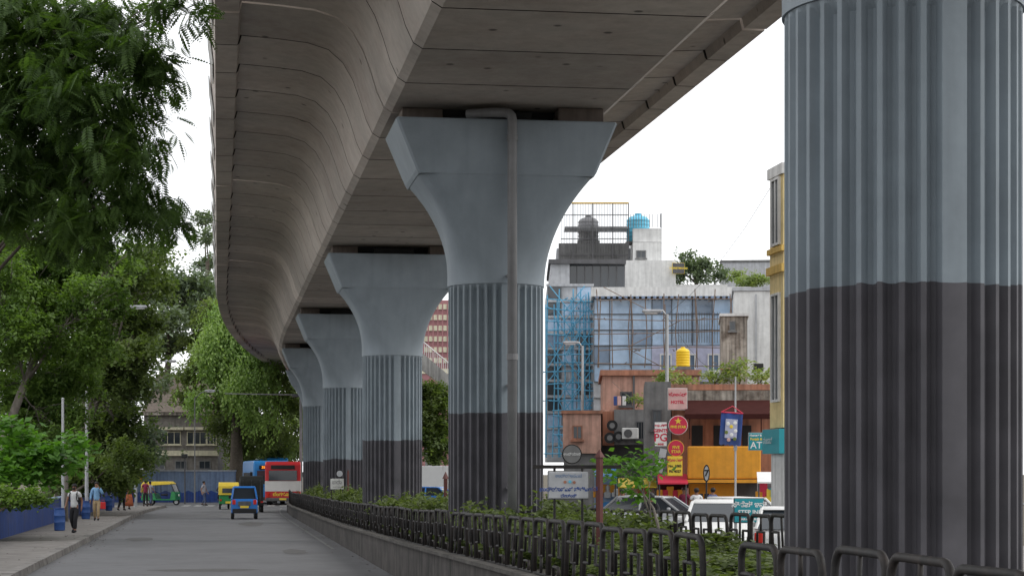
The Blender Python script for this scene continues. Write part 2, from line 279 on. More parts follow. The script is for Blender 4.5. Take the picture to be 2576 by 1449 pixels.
for sx in(-1,1):
    m_=MB(); m_.tube([(.12*sx,.13,1.42),(.12*sx,0,1.5),(.13*sx,-.15,1.38),(.14*sx,-.16,1.2),(.15*sx,.1,1.08)],.018,5); m_.build('strap','c_black',A)
B=person('person in light blue shirt and beige trousers holding phone to the ear on the pavement',prs(243,1309),R(5),'phone','c_lblue','c_beige','skin2',1.78,long=True)
bg=empty('shopping_bag',prs(259,1300)+Vector((0,0,.42)),0,'red carry bag held beside the person in light blue shirt','bag')
MB().box((0,0,.15),(.26,.12,.34),bev=.03).build('bag_body','red',bg); m_=MB(); m_.tube([(-.07,0,.31),(-.05,0,.42),(.05,0,.42),(.07,0,.31)],.01,5); m_.build('handle','red',bg)
person('person in dark checked shirt and black trousers walking beyond the blue barrels',prs(305,1284),R(160),'walk2','c_plaid','c_black','skin',1.76,long=True)
person('person in long brown and orange dress walking away beside the checked shirt',prs(325,1281),R(170),'walk','c_brown','c_orange','skin',1.64,dress=True,hair='long')
person('person in maroon shirt and dark trousers near the end of the left pavement',prs(366,1273),R(180),'stand','c_maroon','c_black','skin',1.72)
person('person in grey top and jeans standing right of the maroon shirt',prs(378,1272),R(150),'walk','c_grey','c_jeans','skin',1.62)
person('person in pale grey shirt crossing the road near the zebra stripes',prs(513,1271,0),R(70),'walk2','c_grey','c_jeans','skin2',1.74)
RB=dict(a=(1752,75,'person with white shirt seen from behind on the right side of the hedge','c_white',180),b=(1793,76,'person with dark blue striped shirt standing beyond the parked white car','c_stripe',200),
        c=(1565,70,'person in pale grey shirt standing near the yellow stall','c_grey',0),d=(1686,84,'person in dark shirt standing under the tall street lamp','c_plaid',20),e=(1722,78,'person in maroon shirt standing by the red awning stall','c_maroon',-20))
for k,(x,d,lb,sh,rz) in RB.items():
    p=at(x,1190,d); p.z=0.0; person(lb,p,R(rz),'stand',sh,'c_black','skin',1.74)
def bike(loc,rz,label,col,rider_label,shirt,group=None):
    t=empty('motor_scooter',loc,rz,label,'scooter',group)
    for y in(-.62,.62):
        w=MB(); w.cyl((-.05,y,.27),(.05,y,.27),.27,n=18); w=w.build('wheel','rubber',t,smooth=40); MB().cyl((-.055,y,.27),(.055,y,.27),.15,n=14).build('rim','steel',w)
    MB().prism([(-.6,.35),(-.62,.55),(-.5,.95),(-.42,.95),(-.36,.4),(.1,.35),(.15,.66),(.75,.75),(.85,.6),(.7,.4),(.2,.28),(-.35,.28)],-.15,.15,bev=.04).build('body_shell',col,t)
    MB().box((0,.4,.78),(.26,.7,.1),bev=.04).build('seat','black',t)
    m_=MB(); m_.tube([(-.32,-.4,1.05),(0,-.46,1.0),(.32,-.4,1.05)],.018,6); m_.build('handlebar','black',t); MB().sph((0,-.58,.86),.08,(1,.6,1),8).build('headlight','headl',t)
    p=Vector(loc)+Matrix.Rotation(rz,3,'Z')@Vector((0,.12,-.02)); person(rider_label,p,rz,'sit',shirt,'c_black','skin',1.66,long=True,hair='helmet')
bike(gnd(556,1271),PI+HEAD,'dark motorcycle beside the green and yellow auto at the junction','black','helmeted rider in dark jacket on the motorcycle at the junction','c_plaid')
p=at(1636,1190,64); p.z=0; bike(p,R(-15),'grey scooter in the opposite lane beyond the hedge','dgrey','rider in black helmet on the grey scooter beyond the hedge','c_black')

# ------------------------------------------------------------------ ground
MB().poly([(-1500,-200,-.03),(1500,-200,-.03),(1500,3000,-.03),(-1500,3000,-.03)]).build('ground','dirt')['kind']='structure'
def strip(name,m,u0,u1,z0,d0,d1,step=3,z1=None,kind='structure',parent=None):
    mb=MB(); ds=np.arange(d0,d1+.01,step); zf=z0 if callable(z0) else (lambda d:z0)
    if z1 is None:
        a=[(mb.bm.verts.new(pt(d,u0,zf(d))),mb.bm.verts.new(pt(d,u1,zf(d)))) for d in ds]
        for i in range(len(a)-1): mb.bm.faces.new((a[i][0],a[i][1],a[i+1][1],a[i+1][0]))
    else:
        z1f=z1 if callable(z1) else (lambda d:z1)
        mb.loft([[pt(d,u0,zf(d)),pt(d,u1,zf(d)),pt(d,u1,z1f(d)),pt(d,u0,z1f(d))] for d in ds])
    o=mb.build(name,m,parent)
    if kind: o['kind']=kind
    return o
strip('road','asphalt',-4.3,17.4,0,-12,320,3)
MB().poly([(-90,139,.004),(-26,135.5,.004),(40,146,.004),(40,166,.004),(-24,157,.004),(-90,162,.004)]).build('cross_street','asphalt')['kind']='structure'
strip('pavement','pave',-9.0,-4.55,.13,-12,135,3,z1=.0)
strip('right_pavement','pave',17.4,24,.12,10,135,3,z1=.0)
mb=MB(); d=4.0
while d<134:
    L=.95+.03*rnd.random(); z=.16+.012*rnd.random(); o=.015*rnd.random()
    mb.loft([[pt(d,-4.56,0),pt(d,-4.28+o,0),pt(d,-4.31+o,z),pt(d,-4.56,z)],[pt(d+L,-4.56,0),pt(d+L,-4.28+o,0),pt(d+L,-4.31+o,z),pt(d+L,-4.56,z)]]); d+=1.0
mb.build('kerb','kerb')['kind']='structure'
mb=MB()
def blotch(d0,u0,rd,ru,n=16):
    mb.poly([pt(d0+rd*math.sin(2*PI*k/n)*rnd.uniform(.75,1.1),u0+ru*math.cos(2*PI*k/n)*rnd.uniform(.75,1.1),.0045+.0012*blotch.k) for k in range(n)]); blotch.k+=1
blotch.k=0
blotch(47.3,-.4,.8,1.3); blotch(70,-2.7,2.2,.5); blotch(90,1.5,4,.6); blotch(58,2.2,2,.4)
mb.build('road_patch','patch')['kind']='structure'
strip('edge_line','worn',3.42,3.52,.006,60,132,3)
mb=MB()
for i in range(9):
    u=-3.7+i*.85; mb.poly([pt(139,u,.009),pt(139,u+.5,.009),pt(142.5,u+.5,.009),pt(142.5,u,.009)])
mb.build('zebra_crossing','mark')['kind']='structure'
mb=MB()
for _ in range(420):
    d=rnd.uniform(40,110); u=rnd.choice([-4.2+abs(rnd.gauss(0,.25)),3.85-abs(rnd.gauss(0,.3)),rnd.uniform(-7,-4.7)]); z=.138 if u<-4.6 else .012; p=pt(d,u,z); a=rnd.uniform(0,6.28); s=rnd.uniform(.03,.07)
    mb.poly([p+Vector((s*math.cos(a+k*PI/2)*(1 if k%2 else .5),s*math.sin(a+k*PI/2)*(1 if k%2 else .5),rnd.uniform(0,.02))) for k in range(4)])
lv=mb.build('leaf_litter','brownc',norm=False); tag(lv,'small dry leaves scattered along both kerbs','leaves',kind='stuff')
mw=empty('median_planter',(0,0,0),0,'long concrete planter wall raised along the centre of the road','planter')
strip('near_wall','wallc',3.9,4.18,0,5,126,2,z1=zt,kind=None,parent=mw)
strip('far_wall','wallc',7.5,7.75,0,5,126,2,z1=zt,kind=None,parent=mw)
strip('coping','coping',3.84,4.22,lambda d:zt(d)+.003,5,126,2,z1=lambda d:zt(d)+.06,kind=None,parent=mw)
MB().loft([[pt(126+.003,3.9,0),pt(126.003,7.75,0),pt(126.003,7.75,zt(126)),pt(126.003,3.9,zt(126))],[pt(126.4,4.3,0),pt(126.4,7.3,0),pt(126.4,7.3,zt(126)),pt(126.4,4.3,zt(126))]]).build('end_wall','wallc',mw)
strip('soil','soil',4.18,7.5,lambda d:zt(d)-.06,5,126,2,kind=None,parent=mw)
def loop_pts(x0,w,h,r=.13):
    pts=[(x0,0,0),(x0,0,h-r)]
    for a in (22,45,68,90): pts.append((x0+r-r*math.cos(R(a)),0,h-r+r*math.sin(R(a))))
    pts+= [(x0+w-r,0,h)]
    for a in (68,45,22,0): pts.append((x0+w-r+r*math.cos(R(a)),0,h-r+r*math.sin(R(a))))
    return pts+[(x0+w,0,0)]
def make_panel():
    t=empty('railing_panel',(0,0,0),0,'black tubular railing panel of rounded loops on the planter wall','railing','railing panels along the median')
    h=.70
    for i in range(2):
        x=.03+i*1.12
        MB().tube(loop_pts(x,1.03,h),.029,8).build('loop','blackmetal',t,smooth=True)
        for j,pp in enumerate([[(x,0,.27),(x+.34,0,.27),(x+.34,0,.47),(x+.69,0,.47),(x+.69,0,.27),(x+1.03,0,.27)],[(x+.34,0,.0),(x+.34,0,.14),(x+.69,0,.14),(x+.69,0,0)]] if i==0 else [[(x,0,.47),(x+.34,0,.47),(x+.34,0,.24),(x+.69,0,.24),(x+.69,0,.47),(x+1.03,0,.47)],[(x+.515,0,.24),(x+.515,0,0)]]):
            MB().tube(pp,.02,6).build('stepped_bar','blackmetal',t,smooth=True)
        MB().tube([(x+.515,0,h),(x+.515,0,.47 if i==0 else .24)],.018,6).build('middle_bar','blackmetal',t,smooth=True)
    for z in(.2,.53): MB().tube([(1.06,0,z),(1.15,0,z)],.018,6).build('link_bar','blackmetal',t,smooth=True)
    MB().box((1.1,0,.012),(2.2,.05,.02)).build('base_bar','blackmetal',t)
    return t
panel=make_panel(); first=True
def put_panel(d0,u,lb=None):
    global first
    a=pt(d0,u,zt(d0)+.062); b=pt(d0+2.2,u,zt(d0+2.2)+.062); v=b-a
    o=panel if first else copy_tree(panel); first=False
    o.location=a; o.rotation_euler=(rnd.uniform(-.05,.05),-math.asin(v.z/v.length)+rnd.uniform(-.01,.01),math.atan2(v.y,v.x)+rnd.uniform(-.01,.01)); o.scale=(v.length/2.25,1,rnd.uniform(.98,1.02))
    if lb: o['label']=lb; o['group']='railing panels on the far side of the median'
for d in [8.26,10.54,12.82]+list(np.arange(16.1,124,2.28)): put_panel(float(d),4.05)
for d in np.arange(22,60,2.28): put_panel(float(d),7.62,'black tubular railing panel on the far side of the median hedge')
w=empty('boundary_wall',(0,0,0),0,'low weathered blue wall behind the left pavement','wall')
strip('wall_face','deepblue',-7.35,-7.1,.13,20,128,2,z1=1.15,kind=None,parent=w)
strip('wall_cap','bluewall',-7.4,-7.05,1.153,20,128,2,z1=1.22,kind=None,parent=w)

# ------------------------------------------------------------------ viaduct
S0=9.83
half=[(2.2,0),(2.36,.10),(2.5,.4),(2.64,.85),(2.8,1.28),(3.02,1.66),(3.34,1.94),(3.8,2.08),(4.5,2.15),(5.3,2.2),(5.36,1.98),(5.85,1.98),(6.0,3.3),(5.8,3.3),(5.68,2.5),(5.3,2.48)]
prof=[(-u,w) for u,w in half[::-1]]+half
def ring(d,k=0.0):
    out=[]
    for u,w in prof:
        if k: u2=u-math.copysign(k,u); w2=w+(k if w<2.3 else 0)
        else: u2,w2=u,w
        out.append(pt(d,5.79+u2,S0+w2))
    return out
PD=[-8.6]+[17-.85+24.85*k for k in range(9)]
via=empty('viaduct',pt(0,5.79,0),0,'elevated concrete railway viaduct curving away overhead','viaduct')
off=-Vector(via.location)
for k in range(len(PD)-1):
    if PD[k]>200: break
    a,b=PD[k]+.05,PD[k+1]-.05
    if b>205: b=205
    ns=8; L=(b-a)/ns; bm=bmesh.new(); tone=bm.faces.layers.float.new('tone'); prev=None
    for i in range(ns):
        s0=a+i*L; s1=s0+L; tn=rnd.uniform(.84,1.1)
        for (dd,kk,tt,mi) in((s0+.03,0,None,0),(s0+L/2,0,tn,0),(s1-.03,0,tn,0),(s1-.029,.05,.4,1),(s1+.029,.05,.4,1)):
            if i==ns-1 and kk: continue
            vs=[bm.verts.new(p+off) for p in ring(dd,kk)]
            if prev:
                for j in range(len(vs)):
                    f=bm.faces.new((prev[j],prev[(j+1)%len(vs)],vs[(j+1)%len(vs)],vs[j])); f[tone]=tt if tt is not None else .4; f.material_index=mi if tt is not None else 1
            else: f=bm.faces.new(vs[::-1]); f[tone]=1
            prev=vs
    f=bm.faces.new(prev); f[tone]=1
    bmesh.ops.recalc_face_normals(bm,faces=bm.faces)
    me=bpy.data.meshes.new('deck_span'); bm.to_mesh(me); bm.free(); me.materials.append(M['deck']); me.materials.append(M['joint'])
    me.polygons.foreach_set('use_smooth',[True]*len(me.polygons)); me.set_sharp_from_angle(angle=R(30))
    o=bpy.data.objects.new('deck_span',me); COL.objects.link(o); o.parent=via
    for i in range(ns):
        s0=a+i*L
        if i%2==0: 
            mb=MB(); mb.loft([[pt(s,5.79-5.9-.02,S0+2.25)+off,pt(s,5.79-6.0-.045,S0+3.2)+off,pt(s,5.79-6.0-.02,S0+3.2)+off,pt(s,5.79-5.9+.0,S0+2.25)+off] for s in (s0+.3,s0+L-.3)]); mb.build('parapet_panel','pale',o)
paintz=[3.84,3.55,3.4,2.95,3.0,3.0,3.0,3.0]
def make_pier():
    t=empty('viaduct_pier',(0,0,0),0,'x','pier')
    NR=36; sub=[(0,1.0),(.24,1.0),(.30,.965),(.42,.92),(.62,.895),(.82,.92),(.94,.965)]
    def flute(z,k=1.0):
        out=[]
        for i in range(NR):
            for f,r in sub:
                th=-PI/2+R(-1)+2*PI*(i+f)/NR; rr=1-(1-r)*k
                if i==0: rr=1.0
                out.append((rr*math.cos(th),rr*math.sin(th),z))
        return out
    MB().loft([flute(.0),flute(2.0),flute(4.0),flute(6.08),flute(6.16,.3),flute(6.2,0)]).build('shaft','shaft',t,smooth=22)
    n=64
    def se(a,b,p,z): 
        out=[]
        for j in range(n):
            th=2*PI*j/n; c,s=math.cos(th),math.sin(th); q=(abs(c)**p+abs(s)**p)**(-1/p)
            out.append((a*c*q+.06*(z-6.3)/2,b*s*q,z))
        return out
    rings=[se(1.02,1.02,2,6.203),se(1.02,1.02,2,6.3)]
    for i in range(1,15):
        tt=i/14; k=tt**2.3; rings.append(se(1.02+.78*k,1.02+.245*k,2+9*tt**1.8,6.3+2.09*tt))
    MB().loft(rings).build('capital_flare','cap',t,smooth=35)
    bl=MB(); 
    def rc(a,b,c,z): return [(-a+c+.06,-b,z),(a-c+.06,-b,z),(a+.06,-b+c,z),(a+.06,b-c,z),(a-c+.06,b,z),(-a+c+.06,b,z),(-a+.06,b-c,z),(-a+.06,-b+c,z)]
    bl.loft([rc(1.81,1.266,.05,8.393),rc(1.86,1.275,.05,8.47),rc(2.28,1.34,.05,9.48),rc(2.26,1.32,.05,9.51)]).build('capital_block','cap',t)
    MB().box((-1.62,-.2,9.665),(.85,.9,.31),bev=.02).build('bearing_block','brownc',t); MB().box((1.62,-.65,9.665),(.95,.9,.31),bev=.02).build('bearing_block','brownc',t)
    MB().box((0,.2,9.64),(1.3,2.0,.24),bev=.02).build('shear_block','pad_shade',t); MB().box((0,.3,9.75),(3.8,1.6,.15)).build('painted_gap_shade','pad_shade',t)  # thin wide black slab is added to paint shade under the deck
    return t
pier=make_pier()
PL=['nearest giant fluted pier filling the right edge of the view','second fluted pier with a grey drain pipe down its front','third fluted pier in line behind the one with the drain pipe','fourth fluted pier from the camera, partly behind the third','fifth fluted pier from the camera, mostly hidden','sixth fluted pier, far down the road beside the buses','seventh pier hidden far down the viaduct','eighth pier hidden far down the viaduct']
for i in range(8):
    o=pier if i==0 else copy_tree(pier); d=PD[i+1]; o.location=pt(d,5.79,0); o.rotation_euler=(0,0,rzat(d)); o['label']=PL[i]
    for ch in o.children:
        if ch.name.startswith('shaft'): ch['paint_z']=paintz[i]
    if i==1: p2=o
PX=.13
mb=MB(); mb.tube([(-.75,-1.1,9.63),(-.3,-1.3,9.64),(PX-.14,-1.42,9.63),(PX-.06,-1.46,9.6),(PX-.015,-1.48,9.55),(PX,-1.49,9.46),(PX,-1.49,8.5),(PX,-1.49,.6)],.1,12)
pp=mb.build('drain_pipe','pipe',p2,smooth=True)
for z in(6.35,4.1,2.0): MB().box((PX,-1.22,z),(.12,.45,.04)).build('pipe_clamp','pipe',pp)
for z in(9.05,4.6): MB().cyl((PX,-1.49,z),(PX,-1.49,z+.12),.115,n=14).build('pipe_collar','pipe',pp)

# ------------------------------------------------------------------ foliage
RS=np.random.RandomState(5)
def leafT(w=.35,b=.08): return np.array([(0,0,0),(w,.5,b),(0,1,0),(-w,.5,b)],float),np.array([(0,1,2,3)])
def multi(base,tr):
    V=[];Fc=[];k=0
    bv,bf=base
    for (o,yaw,pitch,s) in tr:
        m_=np.array(Euler((pitch,0,yaw)).to_matrix()); V.append((bv*s)@m_.T+np.array(o)); Fc.append(bf+k); k+=len(bv)
    return np.vstack(V),np.vstack(Fc)
cluster=multi(leafT(.32,.1),[((rnd.uniform(-.3,.3),rnd.uniform(-.3,.3),rnd.uniform(-.3,.3)),rnd.uniform(0,6.28),rnd.uniform(-.7,.5),rnd.uniform(.6,1)) for _ in range(5)])
def frond():
    tr=[]; 
    for i in range(9):
        y=.08+i*.1; z=-.25*y*y; L=.30*math.sin(PI*(.25+.7*i/9))
        tr.append(((0,y,z),-PI/2+.45,-.15,L)); tr.append(((0,y,z),PI/2-.45,-.15,L))
    v,f=multi(leafT(.19,.02),tr)
    r=np.array([(-.008,0,0),(.008,0,0),(.008,1,-.25),(-.008,1,-.25)]); return np.vstack([v,r]),np.vstack([f,np.array([(0,1,2,3)])+len(v)])
FROND=frond()
hang=multi(leafT(.3,.05),[((rnd.uniform(-.12,.12),rnd.uniform(-.12,.12),-i*.28),rnd.uniform(0,6.28),-1.0,.42) for i in range(9)])
def leafmesh(name,m,parent,pos,T,size,tilt=(-.9,.6),upright=False):
    n=len(pos); v,f=T; a=RS.uniform(0,2*PI,n); b=RS.uniform(tilt[0],tilt[1],n); c=RS.uniform(-.6,.6,n) if not upright else np.zeros(n)
    ca,sa,cb,sb,cc,sc=np.cos(a),np.sin(a),np.cos(b),np.sin(b),np.cos(c),np.sin(c)
    Rz=np.zeros((n,3,3)); Rz[:,0,0]=ca;Rz[:,0,1]=-sa;Rz[:,1,0]=sa;Rz[:,1,1]=ca;Rz[:,2,2]=1
    Rx=np.zeros((n,3,3)); Rx[:,0,0]=1;Rx[:,1,1]=cb;Rx[:,1,2]=-sb;Rx[:,2,1]=sb;Rx[:,2,2]=cb
    Ry=np.zeros((n,3,3)); Ry[:,1,1]=1;Ry[:,0,0]=cc;Ry[:,0,2]=sc;Ry[:,2,0]=-sc;Ry[:,2,2]=cc
    Mx=Rz@Rx@Ry; s=size*RS.uniform(.6,1.25,n)
    P=np.einsum('nij,mj->nmi',Mx,v)*s[:,None,None]+pos[:,None,:]
    Fa=(f[None]+(np.arange(n)*len(v))[:,None,None]).reshape(-1,4)
    me=bpy.data.meshes.new(name); me.vertices.add(n*len(v)); me.vertices.foreach_set('co',P.reshape(-1).astype(np.float32))
    nf=len(Fa); me.loops.add(nf*4); me.loops.foreach_set('vertex_index',Fa.reshape(-1).astype(np.int32)); me.polygons.add(nf); me.polygons.foreach_set('loop_start',np.arange(0,nf*4,4,dtype=np.int32))
    me.update(calc_edges=True); me.materials.append(M[m]); o=bpy.data.objects.new(name,me); COL.objects.link(o); o.parent=parent; return o
def tree(name,label,cat,base,blobs,tr,lm,T,ls,per=40,sig=.35,tilt=(-.9,.6),bark='bark',group=None,trunkto=None,limbs=True,twigs=5,lk=.42):
    base=Vector(base); t=empty(name,base,0,label,cat,group)
    P=[]
    mb=MB(); top=Vector(trunkto) if trunkto else sum((b[0] for b in blobs),Vector())/len(blobs)
    tk=[base+Vector((0,0,-.1)),base.lerp(top,.3)+Vector((rnd.uniform(-.2,.2),0,0)),base.lerp(top,.65)+Vector((rnd.uniform(-.3,.3),0,0)),top]
    mb.tube([p-base for p in tk],[tr*1.25,tr,tr*.8,tr*.45],9)
    for (c,rr,nc) in blobs:
        if limbs:
            s=tk[1].lerp(tk[3],rnd.uniform(.3,1)); mid=s.lerp(c,.5)+Vector((rnd.uniform(-.1,.1),0,.12))*(c-s).length
            mb.tube([s-base,mid-base,c-base],[tr*lk,tr*lk*.65,tr*lk*.28],6)
            for _ in range(twigs):
                e=c+Vector((rnd.uniform(-1,1)*rr[0],rnd.uniform(-1,1)*rr[1],rnd.uniform(-1,1)*rr[2]))*.95; q=mid.lerp(c,rnd.random()); mb.tube([q-base,q.lerp(e,.5)-base+Vector((0,0,.05)),e-base],[tr*.1,tr*.07,tr*.03],4)
        u=RS.normal(size=(nc,3)); u/=np.linalg.norm(u,axis=1)[:,None]; rad=RS.uniform(.1,1,nc)**.45
        cc=np.array(c)+u*rad[:,None]*np.array(rr)
        pp=np.repeat(cc,per,axis=0)+RS.normal(size=(nc*per,3))*sig*np.array([1,1,.6]); P.append(pp)
    mb.build('trunk',bark,t,smooth=True)
    P=np.vstack(P)-np.array(base); leafmesh('crown',lm,t,P,T,ls,tilt); return t
def pb(lst,d,dd=2.0,k=1.0):
    out=[]
    for (x,y,rx,ry,n) in lst:
        c=at(x,y,d+rnd.uniform(-dd,dd)*.5); s=d/F; out.append((c,(rx*s,max(rx*s,1.0)*.8,ry*s),max(2,int(n*k)))) 
    return out
tree('feathery_tree','large tree with dark feathery leaves hanging over the top left','tree',(-11.6,37,0),pb([(20,40,110,110,20),(150,90,130,100,20),(50,240,120,100,20),(250,50,80,60,10),(335,130,65,50,8),(210,230,110,90,16),(110,360,120,100,20),(310,290,60,80,9),(320,390,55,60,7),(230,430,90,80,14),(60,500,100,70,16),(220,550,110,50,12),(345,500,70,40,7),(160,590,80,35,9),(430,8,70,16,4),(385,165,45,20,5),(395,540,45,18,4),(-60,300,100,280,22)],33,3,1.3),.22,'lf_dark',FROND,.40,per=23,sig=.25,tilt=(-1.1,.1),trunkto=at(-200,420,37),lk=.2)
tree('vine_covered_tree','tangled vine covered tree behind the blue wall on the left','tree',pt(78,-9.5,0),pb([(60,700,110,80,26),(180,690,110,70,22),(40,840,100,90,26),(150,830,80,100,22),(240,760,80,60,13),(60,980,100,70,24),(180,960,70,80,19),(290,650,80,50,11),(-40,700,100,300,30),(250,880,60,60,12),(20,620,80,50,14),(110,1060,100,60,16)],80,5),.2,'lf_vine',cluster,.25,per=44,sig=.33,bark='barkpale',twigs=14,lk=.25)
tree('roadside_tree','mid green roadside tree with grey limbs beyond the vine covered tree','tree',pt(105,-9.5,0),pb([(300,700,90,70,20),(375,700,55,70,12),(270,820,80,80,20),(350,820,45,60,10),(250,930,90,80,24),(315,970,45,60,12),(200,1060,100,70,26),(290,1080,60,60,20),(290,1160,70,50,20),(120,1120,120,70,22),(385,640,30,40,4),(345,900,35,40,7)],108,8,1.1),.28,'lf_mid',cluster,.34,per=40,sig=.48,bark='barkpale',twigs=9,lk=.28)
tree('background_tree','soft pale tree mass filling the gaps behind the roadside trees on the left','tree',at(150,1190,150)-Vector((0,0,2.3)),pb([(40,700,120,90,18),(40,800,120,90,20),(180,780,110,80,20),(100,950,120,90,24),(240,950,90,90,22),(300,840,70,70,12),(60,1100,120,70,18),(220,1110,120,70,22),(330,1120,60,50,14),(300,720,80,60,10),(350,960,40,60,8)],150,8,1.2),.4,'lf_far',cluster,.55,per=38,sig=.8)
tree('umbrella_tree','distant flat topped tree with bare dark limbs beyond the lamps','tree',at(400,1190,185)-Vector((0,0,2.3)),pb([(400,740,60,30,12),(455,725,50,28,12),(500,740,28,32,6),(420,800,50,26,8),(480,790,40,26,8),(360,850,50,30,8),(440,860,50,22,9)],185,10),.4,'lf_far',cluster,.6,per=36,sig=.8,twigs=8)
tree('tall_thin_tree','tall sparse pale tree rising left of the viaduct edge','tree',at(525,1190,200)-Vector((0,0,2.3)),pb([(517,540,12,30,4),(520,600,12,20,3),(520,670,22,30,6),(515,720,28,30,8),(530,760,30,30,8)],200,8),.3,'lf_far',cluster,.5,per=30,sig=.5)
wt=tree('weeping_tree','large pale green weeping tree behind the stone building and buses','tree',at(590,1190,176)-Vector((0,0,2.3)),pb([(560,790,60,50,20),(510,850,50,50,16),(620,840,60,50,20),(550,920,70,50,24),(660,930,60,60,22),(600,1000,80,50,24),(700,1000,50,60,18),(590,1070,60,40,14),(650,1080,70,50,22),(700,1120,50,60,18),(620,1140,60,40,16),(490,1000,50,25,9),(490,920,45,40,10)],178,8),.6,'lf_wmid',cluster,.42,per=38,sig=.6)
vb=pb([(590,830,50,50,18),(560,900,50,45,18),(630,890,45,45,18),(610,960,45,40,14),(500,990,35,20,6),(545,790,30,30,8),(600,870,60,60,26),(640,960,60,60,16),(530,860,40,50,12),(650,1020,50,40,8)],170,3); P=[]
for c,rr,nc in vb:
    u=RS.normal(size=(nc*14,3))*.55; P.append(np.array(c)+u*np.array(rr))
leafmesh('hanging_strands','lf_weep',wt,np.vstack(P)-np.array(wt.location),hang,.75,(-.12,.12))
tree('backdrop_tree','dark tree mass beyond the buses under the viaduct','tree',at(700,1190,230)-Vector((0,0,2.3)),pb([(640,1120,70,70,18),(740,1060,60,110,26),(700,1180,60,40,14),(820,1120,60,90,20),(560,1160,60,40,12)],228,8),.6,'lf_mid',cluster,.7,per=34,sig=.9)
tree('median_end_tree','round green tree seen between the second and third piers','tree',at(1098,1190,150)-Vector((0,0,2.3)),pb([(1085,1000,40,45,16),(1110,1060,35,50,16),(1080,1100,35,50,16),(1060,1040,30,50,10),(1110,1140,30,30,8)],150,5),.3,'lf_mid',cluster,.4,per=36,sig=.45)
tree('rooftop_tree','leafy tree beside the yellow rooftop sign','tree',at(1735,1190,160)-Vector((0,0,2.3)),pb([(1735,665,38,22,10),(1765,680,25,25,7),(1715,690,25,22,6),(1800,690,25,12,4)],160,4),.3,'lf_far',cluster,.4,per=26,sig=.4)
tree('rooftop_bush','pale green bush on the grey distant roof','bush',at(1885,720,146),pb([(1870,708,25,10,6),(1905,706,28,9,6),(1860,695,14,10,3)],146,3),.08,'lf_weed',cluster,.3,per=22,sig=.3)
tree('broad_leaf_plant','bright green broad leaved plants leaning over the blue wall','plant',pt(68,-8.6,0),pb([(40,1110,60,50,14),(95,1140,60,45,14),(145,1155,45,35,9),(50,1195,60,40,14),(10,1160,40,60,10),(185,1120,30,28,5),(100,1195,35,25,6)],67,2),.08,'lf_bright',leafT(.4,.1),.30,per=32,sig=.25)
tree('creeper_bush','round bright creeper bush spilling over the low blue wall','bush',pt(62,-8.2,0),pb([(15,1250,45,28,16),(50,1256,30,22,10),(92,1255,25,18,8)],64,1.5),.06,'lf_vine',leafT(.4,.1),.15,per=60,sig=.16)
tree('pavement_shrub','dark shrubs growing behind the lamp posts on the left','bush',pt(98,-8.3,0),pb([(170,1215,40,40,12),(235,1185,50,45,16),(290,1215,40,40,12),(330,1160,40,50,10)],102,3),.1,'lf_mid',cluster,.3,per=40,sig=.33)
SH=[]
for i in range(4):
    t=empty('median_shrub',(0,0,0),0,'leafy green shrub growing in the concrete median planter','shrub','shrubs planted along the median')
    mb=MB()
    for _ in range(9):
        a=rnd.uniform(0,6.28); mb.tube([(0,0,-.05),(.15*math.cos(a),.15*math.sin(a),.35),(.4*math.cos(a),.4*math.sin(a),rnd.uniform(.4,.72))],[.014,.01,.004],4)
    mb.build('stem','bark',t)
    n=1300+260*i; nk=34; u=RS.normal(size=(nk,3)); u/=np.linalg.norm(u,axis=1)[:,None]; cc=u*(RS.uniform(.2,1,nk)**.5)[:,None]*np.array([.66,.66,.34])+np.array([0,0,.36])
    pp=np.repeat(cc,n//nk,axis=0)+RS.normal(size=(n//nk*nk,3))*.085; pp=pp[pp[:,2]>0]
    sp=[]
    for _ in range(4+i):
        a=rnd.uniform(0,6.28); r_=rnd.uniform(.1,.45); hh=rnd.uniform(.012,.03)
        for k in range(14): sp.append((r_*math.cos(a)+rnd.uniform(-.04,.04)+k*.01*math.cos(a),r_*math.sin(a)+rnd.uniform(-.04,.04),.5+k*hh))
    pp=np.vstack([pp,np.array(sp)])
    leafmesh('foliage','lf_hedge',t,pp,leafT(.36,.1),.11); SH.append(t)
used=[False]*4; d=17.5
while d<120:
    for u in ((5.05,5.95,6.8) if d<75 else (5.3,)):
        dd=d+rnd.uniform(-.5,.5); uu=u+rnd.uniform(-.25,.25)
        near=[q for q in PD if abs(dd-q)<1.7]
        if near and uu>5.2: continue
        if not near and d<60 and rnd.random()<.16: continue
        if near: uu=4.72
        i=rnd.randrange(4); o=SH[i] if not used[i] else copy_tree(SH[i]); used[i]=True
        s=rnd.uniform(.8,1.2)*(.62 if near else 1); o.location=pt(dd,uu,zt(dd)-.06); o.rotation_euler=(0,0,rnd.uniform(0,6.28)); o.scale=(s*1.1,s*1.1,s*rnd.uniform(.7,1.1)*(.55 if d<27 else .75 if d<32 else 1.2 if d>38 else 1.0))
    d+=1.25 if d<50 else 1.7
tree('sapling','bright broad leaved sapling growing from the median beyond the hanging board','tree',pt(28,6.7,.9),pb([(1545,1165,45,22,8),(1610,1160,50,25,9),(1590,1200,50,25,7),(1640,1185,28,22,4),(1530,1190,25,18,3),(1600,1240,40,20,4)],30,.6),.025,'lf_bright',leafT(.42,.08),.11,per=14,sig=.1,bark='barkpale',trunkto=at(1590,1200,30))

